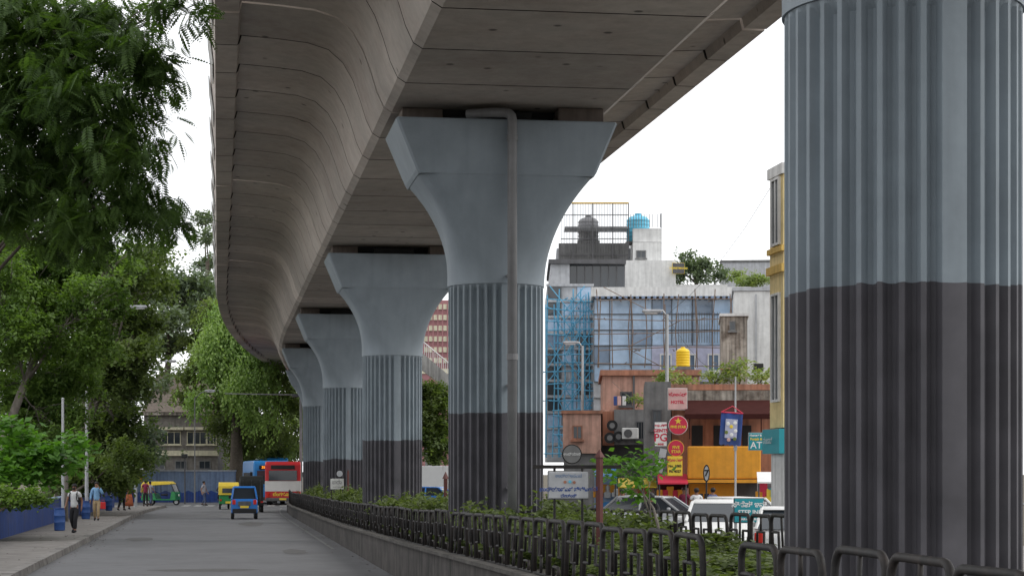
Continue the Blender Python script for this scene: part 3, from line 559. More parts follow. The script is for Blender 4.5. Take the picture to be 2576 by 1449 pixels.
# ------------------------------------------------------------------ street lamps, poles
def lamp(label,base,h,head,m='steel',group=None,r=.07):
    t=empty('street_lamp',base,0,label,'street lamp',group); hd=Vector(head)-Vector(base)
    MB().cyl((0,0,0),(0,0,h*.3),r*1.25,r*1.2,10).build('pole_base',m,t,smooth=40); MB().cyl((0,0,h*.3),(0,0,h),r,r*.7,10).build('pole',m,t,smooth=40)
    mb=MB(); mb.tube([(0,0,h-.1),Vector((0,0,h)).lerp(hd,.5)+Vector((0,0,.1)),hd],.035,7); mb.build('arm',m,t,smooth=True)
    dr=Vector((hd.x,hd.y,0)).normalized(); a=math.atan2(dr.y,dr.x)
    mb=MB(); mb.box((0,0,0),(.8,.28,.14),bev=.05); mb._x(mb.bm.verts[:],Matrix.Translation(hd+dr*.25)@Matrix.Rotation(a,4,'Z')); L=mb.build('lamp_head','lgrey',t)
    mb=MB(); mb.box((0,0,0),(.55,.2,.05),bev=.02); mb._x(mb.bm.verts[:],Matrix.Translation(hd+dr*.28-Vector((0,0,.085)))@Matrix.Rotation(a,4,'Z')); mb.build('lens','whitepaint',L)
    return t
b=prs(218,1304); lamp('leaning steel street lamp arching over the left pavement, nearest one',b,at(232,800,b.y).z,at(335,772,b.y))
b=prs(342,1275); lamp('steel street lamp on the left pavement, second from the camera',b,at(345,925,b.y).z,at(418,908,b.y))
b=gnd(490,1266); lamp('short street lamp in front of the stone building',b,at(490,1000,b.y).z,at(520,983,b.y),'polegrey',r=.05)
b=at(1678,1190,82); b.z=.12; lamp('tall street lamp in front of the round red signs',b,at(1680,790,82).z-.12,at(1655,783,82),r=.09)
b=at(1465,1190,101); b.z=.12; lamp('tall street lamp before the blue scaffold',b,at(1465,870,101).z-.12,at(1448,862,101),r=.09)
def pole(name,label,cat,b,h,r=.06,m='steel'):
    t=empty(name,b,0,label,cat); MB().cyl((0,0,0),(0,0,h),r,r*.8,10).build('shaft',m,t,smooth=40); MB().cyl((0,0,h),(0,0,h+.05),r*1.2,r*.4,10).build('pole_cap',m,t,smooth=40); return t
b=prs(158,1334); pole('utility_pole','plain grey pole beside the nearest blue barrel','pole',b,at(160,1012,b.y).z)
b=prs(277,1284); pole('utility_pole','thin pole beside the checked shirt walker','pole',b,at(280,1130,b.y).z)
b=at(167,1190,90);b.z=0; pole('utility_pole','tall pole wrapped in leaves beside the vine covered tree','pole',b,8.5,.09,'barkpale')
b=gnd(465,1267); t=pole('signal_pole','short pole with a black traffic signal near the crossing','signal pole',b,3.7,.06,'dgrey')
MB().box((0,-.12,3.6),(.45,.25,.3),bev=.04).build('signal_head','black',t)
b=at(757,1190,146);b.z=0; t=empty('gantry_pole',b,0,'tall pole with a long horizontal arm reaching over the road','pole')
MB().cyl((0,0,0),(0,0,8.4),.12,.1,10).build('shaft','polegrey',t,smooth=40); MB().cyl((0,0,8.05),at(566,990,146)-b,.05,.035,8).build('arm','polegrey',t,smooth=40); MB().box((-.4,-.1,8.0),(.5,.3,.25),bev=.04).build('camera_box','dgrey',t)
for i,(x,y,lb) in enumerate([(150,1334,'nearest blue barrel standing on the pavement beside the grey pole'),(216,1305,'blue barrel behind the person in light blue'),(274,1284,'farthest blue barrel beside the thin pole')]):
    b=prs(x,y); t=empty('barrel',b,0,lb,'barrel','blue barrels on the left pavement')
    MB().lathe([(.17,0),(.2,.03),(.21,.3),(.225,.32),(.21,.34),(.21,.55),(.225,.57),(.21,.59),(.2,.8),(.18,.82)],n=18).build('drum','bluebin',t,smooth=40); MB().lathe([(.2,.822),(.21,.83),(.21,.86),(.1,.87)],n=18).build('rim','deepblue',t)
def hang_sign(d,px,lines,label,w=.58,h=.4,clock=False):
    b=at(px,1190,d); b.z=zt(d)-.06; t=empty('garden_sign',b,HEAD*.3,label,'sign'); z=lambda y: at(0,y,d).z-b.z
    if not clock:
        zc=z(1220); MB().box((0,0,zc),(w,.03,h),bev=.015).build('board','lgrey',t); MB().box((0,.02,zc),(w+.03,.03,h+.03),bev=.015).build('board_frame','polegrey',t)
        for s in(-1,1): MB().cyl((s*w*.35,.02,0),(s*w*.35,.02,zc+h*.7),.018,n=8).build('leg','blackmetal',t)
        MB().box((.12,.02,zc+h*.68),(1.25,.04,.05)).build('cross_bar','blackmetal',t)
        MB().cyl((.05,.0,z(1142)),(.05,.04,z(1142)),.125,n=22).build('round_plate','grey',t)
        MB().cyl((.05,.015,z(1142)),(.05,.045,z(1142)),.14,n=22).build('round_rim','blackmetal',t)
        text(lines[0],.06,(0,-.02,zc+.13),'bluewall',t,bold=.002); text(lines[1],.075,(0,-.02,zc-.06),'deepblue',t,bold=.003); text(lines[2],.06,(0,-.02,zc-.15),'deepblue',t,bold=.002)
        for (x,zz,mm) in((-.05,.045,'terra'),(.02,.05,'tankblue'),(.08,.04,'terra')): MB().cyl((x,-.018,zc+zz),(x,-.024,zc+zz),.022,n=12).build('emblem',mm,t)
        text('ಉದ್ಯಾನ',.05,(.05,-.008,z(1142)),'whitepaint',t)
        MB().cyl((.44,0,-.1),(.44,0,z(1150)),.05,n=4).build('post','maroonp',t); MB().cyl((.44,0,z(1150)),(.44,0,z(1130)),.08,.005,4).build('post_tip','maroonp',t)
    else:
        zc=z(1217); MB().box((0,0,zc),(w,.03,h),bev=.015).build('board','pale',t); text(lines[0],.2,(0,-.02,zc+.06),'dgrey',t); text(lines[1],.07,(0,-.02,zc-.12),'dgrey',t)
        for s in(-1,1): MB().cyl((s*w*.42,.02,0),(s*w*.42,.02,zc+h*.6),.02,n=8).build('leg','blackmetal',t)
        MB().cyl((.1,.0,z(1191)),(.1,.04,z(1191)),.12,n=22).build('round_plate','lgrey',t); MB().cyl((.1,.015,z(1191)),(.1,.045,z(1191)),.14,n=22).build('round_rim','blackmetal',t); MB().cyl((.43,0,0),(.43,0,z(1183)),.05,.04,6).build('post','maroonp',t)
hang_sign(28,1430,['ಉದ್ಯಾನವನ','ಉದ್ಯಾನವನ ನಿರ್ವಹಣೆ','ಧೇಲಿಂಕ್'],'pale board with Kannada lettering hung between posts on the median',w=.56,h=.38)
hang_sign(78,848,['ಐರಾ','ಉದ್ಯಾನ'],'small pale board with Kannada lettering beside the fourth pier',w=.52,h=.42,clock=True)
b=at(1121,1190,50); b.z=zt(50)-.05; t=empty('garden_post',b,0,'lone dark red post in the hedge between the second and third piers','post'); MB().box((0,0,.75),(.09,.09,1.5)).build('shaft','maroonp',t); MB().cyl((0,0,1.5),(0,0,1.68),.085,.005,4).build('post_tip','maroonp',t)

# ------------------------------------------------------------------ vehicles
def wheel(t,x,y,r,w=.18):
    o=MB().cyl((x-w/2,y,r),(x+w/2,y,r),r,n=22).build('tyre','rubber',t,smooth=40); MB().cyl((x-w/2-.01,y,r),(x+w/2+.01,y,r),r*.6,n=16).build('rim','silver',o,smooth=40)
t=empty('small_car',gnd(614,1304),PI+HEAD,'small blue quadricycle driving away down the middle of the road','car')
MB().prism([(-1.3,.3),(-1.33,.7),(-1.2,.9),(-.75,1.02),(1.25,1.02),(1.33,.85),(1.33,.3)],-.655,.655,bev=.06).build('body','car_blue',t)
MB().prism([(-.8,1.0),(-.25,1.55),(.95,1.58),(1.2,1.0)],-.6,.6,taper=(1.0,1.58,.84)).build('cabin_glass','dglass',t)
MB().prism([(-.3,1.55),(-.2,1.63),(.9,1.66),(1.02,1.56)],-.53,.53,bev=.03).build('roof','car_blue',t)
for s in(-1,1):
    for pp in([(s*.63,1.26,1.0),(s*.52,1.02,1.6)],[(s*.63,-.8,1.0),(s*.53,-.27,1.58)],[(s*.62,.2,1.0),(s*.54,.2,1.6)]): MB().tube(pp,.045,6).build('pillar','car_blue',t)
    MB().box((s*.52,1.335,.86),(.16,.05,.24),bev=.02).build('tail_light','tail',t); MB().box((s*.72,-.55,1.1),(.12,.08,.16),bev=.03).build('mirror','black',t)
    for y in(-.95,.95): wheel(t,s*.58,y,.25,.15)
MB().box((0,1.345,.42),(1.2,.08,.22),bev=.03).build('bumper','black',t); MB().box((0,1.35,.78),(.62,.03,.24),bev=.02).build('engine_grille','dgrey',t); MB().box((0,1.38,.62),(.42,.02,.11)).build('number_plate','auto_yellow',t)
t=empty('goods_carrier',gnd(632,1287),PI+HEAD,'small goods carrier under a black tarpaulin driving ahead of the blue quadricycle','truck')
MB().prism([(-1.2,.55),(-1.2,1.9),(-1.0,2.1),(1.2,2.15),(1.35,1.85),(1.35,.55)],-.68,.68,bev=.08).build('tarpaulin','tarp',t); MB().box((0,-1.6,1.0),(1.3,.8,1.2),bev=.12).build('cab','dgrey',t); MB().box((0,.1,.48),(1.4,2.7,.16)).build('load_bed','black',t)
for s in(-1,1):
    wheel(t,s*.6,1.0,.28); wheel(t,s*.58,-1.5,.28); MB().box((s*.6,1.37,.6),(.15,.04,.12)).build('tail_light','tail',t)
for x in(-.5,0,.5): MB().tube([(x,1.37,.6),(x,1.33,1.9)],.02,5).build('rope','dgrey',t)
def auto(loc,rz,label):
    t=empty('auto_rickshaw',loc,rz,label,'auto rickshaw','auto rickshaws at the junction')
    MB().prism([(-1.3,.35),(-1.25,.95),(-.95,1.0),(-.9,.4),(.2,.4),(.3,.85),(1.25,.9),(1.3,.35)],-.62,.62,bev=.04,taper=(.3,1,.96)).build('lower_body','auto_green',t)
    MB().prism([(-.95,1.55),(-.7,1.72),(1.1,1.7),(1.28,1.5),(1.32,.92),(1.2,.92),(1.15,1.42),(-.9,1.5)],-.64,.64,bev=.03).build('hood','auto_yellow',t)
    for s in(-1,1): 
        MB().tube([(s*.58,-1.2,.95),(s*.6,-.92,1.55)],.03,6).build('hood_post','black',t); MB().tube([(s*.6,.2,.85),(s*.6,.2,1.55)],.025,6).build('hood_post','black',t)
    MB().box((0,.75,.8),(1.1,.5,.16),bev=.04).build('rear_seat','black',t); MB().box((0,-.25,.75),(.7,.35,.12),bev=.04).build('front_seat','black',t); MB().poly([(-.56,-1.18,.98),(.56,-1.18,.98),(.58,-.95,1.5),(-.58,-.95,1.5)]).build('windscreen','window',t)
    MB().box((0,1.325,1.2),(.8,.03,.3),bev=.01).build('rear_window','dglass',t); MB().sph((0,-1.34,.72),.1,(1,.6,1),10).build('headlight','headl',t); MB().box((0,1.33,.45),(.4,.03,.14)).build('number_plate','auto_yellow',t)
    for s in(-1,1): wheel(t,s*.55,.85,.23,.12); MB().box((s*.5,1.33,.6),(.12,.03,.12)).build('tail_light','tail',t)
    wheel(t,0,-1.15,.23,.12)
auto(gnd(405,1270),R(82),'auto rickshaw seen side on in front of the blue wall'); auto(gnd(575,1280),PI+HEAD,'auto rickshaw seen from behind, left of the covered goods carrier')
def bus(loc,rz,label,lo,up,led=None,L=10.5,H=3.15,rear=False,word=None,band=None):
    t=empty('bus',loc,rz,label,'bus'); w=1.27
    MB().prism([(-L/2,.35),(-L/2-.03,1.25),(L/2,1.25),(L/2,.35)],-w,w,bev=.06).build('lower_body',lo,t); MB().prism([(-L/2-.02,1.253),(-L/2+.12,H-.15),(-L/2+.4,H),(L/2-.3,H),(L/2,H-.2),(L/2,1.253)],-w,w,bev=.1).build('upper_body',up,t)
    sgn=1 if rear else -1; y=sgn*(L/2+ (.01 if rear else .0))
    if band: MB().b2(-w-.012,w+.012,-L/2-.06,L/2+.02,1.0,1.75,.02).build('colour_band',band,t)
    z0=1.78 if band else 1.5
    MB().prism([(y,z0),(y+sgn*.04,z0),(y-sgn*.05 if not rear else y+.04,2.5),(y-sgn*.12 if not rear else y,2.5)],-1.0,1.0).build('rear_window' if rear else 'windscreen','dglass',t)
    MB().box((0,y,2.74),(1.7,.1,.28),bev=.02).build('destination_board','black',t)
    if led: text(led,.26,(0,y+sgn*.07,2.74),'led',t,rot=(PI/2,0,PI if rear else 0),bold=.008)
    if word: text(word,.32,(0,y+sgn*.05,.78),'auto_yellow',t,rot=(PI/2,0,PI if rear else 0),bold=.01)
    for s in(-1,1):
        for k in range(6): MB().box((s*w,-L/2+1.6+k*1.45,2.05 if band else 1.95),(.05,1.25,.6 if band else .8),bev=.02).build('side_window','dglass',t)
        for yy in(-L/2+1.8,L/2-2.6): wheel(t,s*1.05,yy,.48,.3)
        MB().box((s*1.05,y+sgn*.02,.75),(.2,.08,.35),bev=.02).build('tail_light' if rear else 'headlight','tail' if rear else 'headl',t)
        MB().box((s*1.42,-L/2+.1,2.2),(.2,.12,.4),bev=.03).build('mirror','black',t)
    MB().box((0,y+sgn*.05,.42),(2.45,.12,.24),bev=.04).build('bumper','dgrey',t); MB().box((0,y+sgn*.12,.45),(.5,.02,.13)).build('number_plate','auto_yellow',t)
    return t
p=at(624,1190,148);p.z=0; bus(p+Vector((.6,5,0)),R(12),'blue city bus with an orange lit route board approaching','bus_blue','bus_blue',led='356 MARTH',H=3.25)
p=at(665,1190,180);p.z=0; bus(p+Vector((0,5,0)),R(10),'second blue bus whose roof shows behind the front blue bus','bus_blue','bus_blue',H=3.7)
p=at(722,1190,143);p.z=0; bus(p+Vector((-.8,5,0)),PI+rzat(150)+R(2),'red and white city bus seen from behind beside the sixth pier','bus_red','bus_red',rear=True,word='ಬೆಂಗಳೂರು',band='bus_white')
def car(loc,rz,label,body,group=None):
    t=empty('car',loc,rz,label,'car',group)
    MB().prism([(-1.9,.28),(-1.95,.6),(-1.82,.82),(-.95,1.0),(1.75,1.02),(1.93,.85),(1.95,.3)],-.85,.85,bev=.09,taper=(.3,1.02,.95)).build('body',body,t,smooth=35)
    MB().prism([(-1.05,.98),(-.35,1.46),(1.25,1.46),(1.85,1.0)],-.77,.77,taper=(1.0,1.46,.8)).build('cabin_glass','dglass',t)
    MB().prism([(-.42,1.43),(-.3,1.5),(1.2,1.52),(1.38,1.44)],-.635,.635,bev=.03).build('roof',body,t,smooth=35)
    for s in(-1,1):
        for pp in([(s*.76,-1.05,.99),(s*.62,-.36,1.46)],[(s*.76,.4,1.0),(s*.63,.4,1.47)],[(s*.76,1.82,.99),(s*.63,1.28,1.47)]): MB().tube(pp,.045,6).build('pillar',body,t)
        MB().sph((s*.62,-1.86,.7),.15,(1.2,.5,.7),10).build('headlight','headl',t,smooth=True); MB().box((s*.7,1.92,.8),(.2,.06,.25),bev=.03).build('tail_light','tail',t); MB().box((s*.92,-.75,1.05),(.2,.1,.14),bev=.04).build('mirror',body,t)
        for y in(-1.25,1.25): wheel(t,s*.76,y,.31)
        MB().box((s*.845,.1,.82),(.015,.16,.03)).build('door_handle','silver',t)
    MB().box((0,-1.95,.62),(.7,.05,.14),bev=.02).build('grille','black',t); MB().box((0,-1.96,.38),(1.5,.08,.16),bev=.03).build('bumper','dgrey',t); MB().box((0,-2.0,.45),(.48,.02,.12)).build('number_plate','whitepaint',t); MB().box((0,1.97,.5),(.48,.02,.12)).build('number_plate','whitepaint',t)
    return t
def onroad(x,d,z=0): p=at(x,1190,d); p.z=z; return p
c_=car(onroad(1802,53),R(-8),'white hatchback facing the camera beyond the hedge, the closest white car','whitepaint'); c_.scale=(1,1,1.05)
car(onroad(1655,70),R(65),'silver car partly seen side on behind the hedge near the red signs','silver')
car(onroad(1870,66),R(25),'white car farther back under the teal board','whitepaint')
car(onroad(1985,48),R(172),'white car with red tail lamp half hidden by the nearest pier','whitepaint')
car(onroad(1095,118),R(75),'blue car seen between the second and third piers','car_blue')
t=empty('box_truck',onroad(1078,135),R(70),'white box truck with black lettering between the piers','truck'); MB().box((0,.6,1.75),(2.1,4.2,2.1),bev=.04).build('cargo_box','whitepaint',t); MB().box((0,-2.2,1.25),(1.9,1.3,1.7),bev=.15).build('cab','bus_white',t); MB().box((0,0,.5),(1.9,5,.25)).build('chassis','black',t)
text('FYD',.9,(-1.07,.8,1.3),'black',t,rot=(PI/2,0,-PI/2),bold=.02)
MB().box((0,-2.86,1.55),(1.5,.03,.6)).build('windscreen','dglass',t)
for s in(-1,1): wheel(t,s*.85,-1.9,.4); wheel(t,s*.85,1.7,.4)

# ------------------------------------------------------------------ buildings
class Fac:
    def __init__(s,name,label,x0,d,cat='building',rz=None,z=0.0):
        if rz is None: rz=-math.atan((x0-CX)/F)+.012
        s.d=d; s.p=at(x0,1190,d); s.p.z=z; s.rz=rz; s.root=empty(name,s.p,rz,label,cat)
    def L(s,x,y,ly=0):
        c,sn=math.cos(s.rz),math.sin(s.rz); k=(x-CX)/F; X0,Y0=s.p.x-ly*sn,s.p.y+ly*c
        lx=(k*Y0-X0)/(c-k*sn); Y=Y0+lx*sn; return lx,EYE+(HY-y)*Y/F-s.p.z
    def box(s,name,m,x0,x1,y0,y1,l0,l1,bev=0,parent=None):
        a,_=s.L(x0,y0,l0); b,_=s.L(x1,y0,l0); _,z1=s.L((x0+x1)/2,y0,l0); _,z0=s.L((x0+x1)/2,y1,l0)
        return MB().b2(a,b,l0,l1,max(z0,-.0),z1,bev).build(name,m,parent or s.root)
    def win(s,x0,x1,y0,y1,ly=0,fm='white',gm='window',bars=1,sill=True):
        a,z1=s.L(x0,y0,ly); b,_=s.L(x1,y0,ly); _,z0=s.L(x0,y1,ly); w=b-a;h=z1-z0; e=min(.08,w*.12); mb=MB()
        mb.b2(a,a+e,ly-.06,ly+.05,z0,z1).b2(b-e,b,ly-.06,ly+.05,z0,z1).b2(a+e,b-e,ly-.06,ly+.05,z0,z0+e).b2(a+e,b-e,ly-.06,ly+.05,z1-e,z1)
        for i in range(bars): xx=a+w*(i+1)/(bars+1); mb.b2(xx-e/3,xx+e/3,ly-.05,ly+.04,z0+e,z1-e)
        f=mb.build('window',fm,s.root); MB().b2(a+e,b-e,ly-.02,ly+.02,z0+e,z1-e).build('pane',gm,f)
        if sill: MB().b2(a-.08,b+.08,ly-.16,ly,z0-.1,z0-.003).build('sill',fm,f)
def sidewin(fc,ly0,ly1,z0,z1,fm='white',gm='window'):
    mb=MB(); e=.07; mb.b2(-.08,.02,ly0,ly0+e,z0,z1).b2(-.08,.02,ly1-e,ly1,z0,z1).b2(-.08,.02,ly0+e,ly1-e,z0,z0+e).b2(-.08,.02,ly0+e,ly1-e,z1-e,z1).b2(-.07,.02,(ly0+ly1)/2-.03,(ly0+ly1)/2+.03,z0+e,z1-e)
    f=mb.build('window',fm,fc.root); MB().b2(-.03,.01,ly0+e,ly1-e,z0+e,z1-e).build('pane',gm,f)
f=Fac('apartment_block','narrow yellow and white building edge beside the nearest pier',1970,58,rz=HEAD)
f.box('wall','pyellow',1970,2250,440,1075,0,1.4)
f.box('roof','white',1966,2260,412,439,-.05,1.5); f.box('cornice','yellow',1966,2260,664,684,-.12,1.55); f.box('ledge','yellow',1966,2260,618,632,-.1,1.5)
sidewin(f,.25,1.1,9.0,11.0); sidewin(f,.25,1.1,4.4,7.6)
f.box('shop_band','teal',1960,2250,1078,1140,-.3,1.5); f.box('ground_floor','white',1972,2250,1141,1290,.05,1.4)
_,z=f.L(1960,1108); text('ಪಂಜಾಬ್',.26,(-.3,.6,z),'white',f.root,rot=(PI/2,0,-PI/2))
f=Fac('shop_building','orange shop building with stained terrace parapet and plants on top',1640,80)
f.box('wall','terra',1690,2000,1012,1200,1.0,8); f.box('parapet','stained',1690,2000,982,1011,.6,8.2); f.box('side_tower','grey',1622,1688,960,1180,.4,7); f.box('floor_slab','terra',1680,2000,966,981,1.2,8)
mb=MB(); a,z0=f.L(1722,1054,-1.8); b,_=f.L(1944,1054,-1.8); _,z1=f.L(1728,1014,.95); mb.bm.faces.new([mb.bm.verts.new(v) for v in((a,-1.8,z0),(b,-1.8,z0),(b+.2,.97,z1),(a+.2,.97,z1))]); r=bmesh.ops.extrude_face_region(mb.bm,geom=mb.bm.faces[:]); bmesh.ops.translate(mb.bm,vec=(0,0,.2),verts=[v for v in r['geom'] if isinstance(v,bmesh.types.BMVert)]); mb.build('awning','darkred',f.root)
for x in(1735,1850,1915): a,z=f.L(x,1050,-1.75); MB().cyl((a,-1.75,z-.85),(a,-1.75,z+.02),.025,n=6).build('awning_post','darkred',f.root)
for x0,x1 in((1740,1768),(1795,1822),(1868,1890)): f.box('dark_opening','black',x0,x1,1070,1121,.94,.99)
f.win(1640,1665,1030,1080,.4,'dgrey')
f.box('balcony_front','orange',1730,1914,1122,1204,-1.9,-1.5,bev=.05); f.box('balcony_slab','orange',1728,1935,1206,1214,-1.95,.98)
f.box('shopfront','orange',1735,1848,1216,1300,-.6,.9); f.box('ground_floor','dgrey',1690,2000,1205,1300,1.1,8); f.win(1755,1800,1236,1275,-.6,'orange','dglass',2)
for i,(x,y,rx,ry,n) in enumerate([(1680,950,34,16,9),(1730,955,30,12,6),(1800,948,42,20,11),(1860,932,42,28,13),(1915,943,32,20,9)]):
    c=at(x,y+ry,84); tree('terrace_plant','wild green plants growing on the stained terrace parapet','plant',c,pb([(x,y,rx,ry,n)],84,1),.03,'lf_weed',leafT(.22,.1),.24,per=26,sig=.2,group='plants on the terrace')
f=Fac('house','salmon pink house with round fans and hanging cables behind the shops',1516,92)
f.box('wall','pink',1516,1760,945,1110,0,9); f.box('roof_edge','terra',1510,1765,930,944,-.2,9.2); f.box('ground_floor','dgrey',1500,1760,1111,1300,.3,9); f.box('lower_wing','pink',1416,1512,1040,1140,-1.5,7); f.box('wing_parapet','terra',1412,1516,1032,1040,-1.6,7.2); f.box('grey_wing','grey',1545,1625,1030,1118,-1.2,-.02)
f.box('wing_base','grey',1418,1512,1141,1300,-1.3,6.5)
f.win(1560,1590,985,1020,0,'dgrey','dglass',1); f.win(1600,1620,1060,1105,-1.2,'dgrey','dglass',2); f.win(1440,1465,1070,1105,-1.5,'terra','dglass',1); f.win(1640,1670,965,1000,0,'terra','dglass',1); f.box('pipe_run','dgrey',1592,1597,945,1030,-.15,-.05); f.box('step_wall','pink',1516,1620,1030,1034,-.3,-.01); f.box('wall_ledge','terra',1516,1545,1034,1120,-.9,-.02)
for i,(x,y) in enumerate([(1540,1070),(1534,1101),(1556,1098)]):
    a,z=f.L(x,y,-1.5); MB().cyl((a,-1.5,z),(a,-1.3,z),.25,n=18).build('fan_ring','black',f.root); MB().cyl((a,-1.51,z),(a,-1.45,z),.13,n=10).build('fan_hub','grey',f.root)
a=at(1585,1090,90.5); t=empty('air_conditioner',a,0,'white boxed air conditioner on the grey wall','air conditioner'); MB().box((0,0,0),(.75,.3,.5),bev=.03).build('casing','white',t); MB().cyl((-.1,-.155,0),(-.1,-.17,0),.19,n=16).build('fan_grille','dgrey',t)
c=at(1600,1020,88); tree('wall_plant','small weedy plant sprouting from the pink house wall','plant',c,pb([(1600,1005,25,14,6)],88,.5),.02,'lf_weed',leafT(.2,.1),.2,per=24,sig=.14)
for i,(x,m_) in enumerate([(1548,'deepblue'),(1558,'rosy'),(1570,'white')]):
    c=at(x,1008,91.3); t=tag(MB().box((0,0,0),(.16,.04,.42),bev=.015).build('hanging_cloth',m_),['blue','pink','white'][i]+' cloth hung out to dry on the pink house wall','laundry'); t.location=c
f=Fac('tall_house','tall narrow house with badly stained cream wall',1814,102); f.box('wall','stained',1814,1880,796,1100,0,6); f.box('parapet','white',1810,1884,788,795,-.1,6.1); f.win(1835,1850,808,832,0,'grey','dglass',0); f.box('red_ledge','terra',1812,1850,925,929,-.15,-.01)
f=Fac('plain_building','plain white building rising behind the stained house',1845,112); f.box('wall','white',1846,2040,732,1100,0,5); f.box('parapet','lgrey',1842,2044,722,731,-.1,5.1); f.box('water_pipe','lgrey',1900,1904,740,960,-.12,-.02)
f=Fac('office_block','glass fronted office block behind bamboo scaffolding',1494,122)
f.box('wall','lgrey',1494,1885,752,1000,.02,14); f.box('roof','white',1488,1890,722,745,-.6,14.2); f.box('lower_floor','lilac',1640,1885,870,960,-.3,-.01); f.box('base_floor','lgrey',1494,1885,1001,1300,.2,13)
xs=[1494,1534,1588,1640,1690,1742,1792,1840,1885]; ys=[752,790,830,869,915,960]
for i in range(len(xs)-1):
    for j in range(len(ys)-1):
        if xs[i]>=1640 and j>=3: continue
        f.box('glass_panel','glass' if rnd.random()<.85 else 'glass2',xs[i]+1,xs[i+1]-1,ys[j]+1,ys[j+1]-1,-.02,.0)
for i,x in enumerate(xs): f.box('mullion','dgrey',x-.7,x+1,752,870 if x>1640 else 960,-.1,.01)
for y in ys[1:]: f.box('transom','dgrey',1494,1885 if y<880 else 1640,y-.7,y+.7,-.12,.005)
for x in(1660,1720,1780,1830): f.win(x,x+30,890,935,-.3,'white','glass2',1)
for i in range(26): x=1498+i*14.5; f.box('eave_trim','bluewall',x,x+8,745,751,-.65,-.5)
for i in range(18): x=1700+i*6.5; f.box('balcony_bar','dgrey',x,x+1.2,785,862,-.42,-.38)
f=Fac('corner_block','dark blue glass corner building wrapped in blue scaffold',1376,128)
f.box('wall','lgrey',1376,1492,720,1160,0.02,12); f.box('dark_storey','dglass',1434,1570,664,722,1.0,12); f.box('upper_wall','lgrey',1385,1433,655,719,.5,12); f.box('roof_slab','dgrey',1380,1575,652,663,.2,12)
for j,y in enumerate(range(722,1120,40)):
    for x in range(1378,1488,37): f.box('glass_panel',('glass2','glass','glass','dglass','lgrey')[rnd.randrange(5)],x,x+34,y,y+31,-.03,0)
for y in range(714,1130,40): f.box('floor_band','lgrey' if y%80 else 'bluewall',1374,1494,y,y+6,-.16,-.04)
for x in range(1450,1570,20): f.box('mullion','dgrey',x,x+2,666,720,.9,1.0)
f=Fac('rooftop_block','white stair block with slatted screen on its roof',1400,150)
f.box('wall','white',1592,1665,610,760,0,9); f.box('wall_top','white',1592,1665,575,609,.5,9); f.box('base','lgrey',1400,1960,761,1100,.3,10); f.box('white_wing','white',1573,1700,655,760,-.6,-.02); f.box('white_annex','white',1690,1830,716,780,-.3,.2); f.box('rear_wall','lgrey',1400,1590,625,760,3.5,9); f.win(1600,1625,630,650,0,'grey','dglass',1); f.box('stair_slab','lgrey',1420,1580,570,574,.4,3); f.box('parapet_wall','grey',1405,1580,612,652,.3,.5)
for i in range(43): x=1412+i*4.0; f.box('screen_slat','grey',x,x+1.2,(513 if x>1440 else 540),652,-.1,-.02)
for y in (540,600,640): f.box('screen_rail','dgrey',1410,1582,y,y+2,-.16,-.1)
f.box('screen_top','yellow',1438,1582,509,513,-.16,0)
for i in range(12): x=1586+i*6.8; f.box('screen_slat','grey',x,x+1.4,538,572,.3,.38)
for x in (1440,1490,1540,1580,1662): f.box('screen_post','dgrey',x,x+2.5,512 if x<1600 else 537,652 if x<1600 else 574,-.24,-.17)
f=Fac('distant_block','flat grey distant block behind the rooftop bush',1815,190); f.box('wall','lgrey',1815,1960,660,800,0,10); f.box('parapet','grey',1812,1962,654,659,-.1,10.1)
f=Fac('tower_block','distant dark red and white banded office tower seen between the piers',1030,240)
f.box('wall','brickred',1030,1180,755,1200,0,14)
for y in range(765,930,27): f.box('window_band','cream',1028,1182,y,y+13,-.15,-.01)
for x in range(1040,1180,12): f.box('band_mullion','brickred',x,x+3,760,925,-.2,-.16)
t=empty('foot_bridge',at(1100,1190,165),0,'pale stair bridge with white railing between the second and third piers','bridge'); o_=Vector(t.location)
a=at(1040,875,165)-o_; b=at(1150,968,160)-o_; mb=MB()
mb.loft([[a+Vector((0,0,.2)),a+Vector((0,2,.2)),a+Vector((0,2,-1.3)),a+Vector((0,0,-1.3))],[b+Vector((0,0,.2)),b+Vector((0,2,.2)),b+Vector((0,2,-1.0)),b+Vector((0,0,-1.0))]]); mb.build('stair_flight','pale',t)
for k in range(24): q=a.lerp(b,k/23)+Vector((0,-.05,.2)); MB().cyl(q,q+Vector((0,0,1.0)),.025,n=5).build('baluster','white',t)
mb=MB(); mb.cyl(a+Vector((0,-.05,1.2)),b+Vector((0,-.05,1.2)),.04,n=6); mb.build('hand_rail','white',t); MB().box((-.8,1,1.5),(.5,.5,9)).build('column','pale',t)
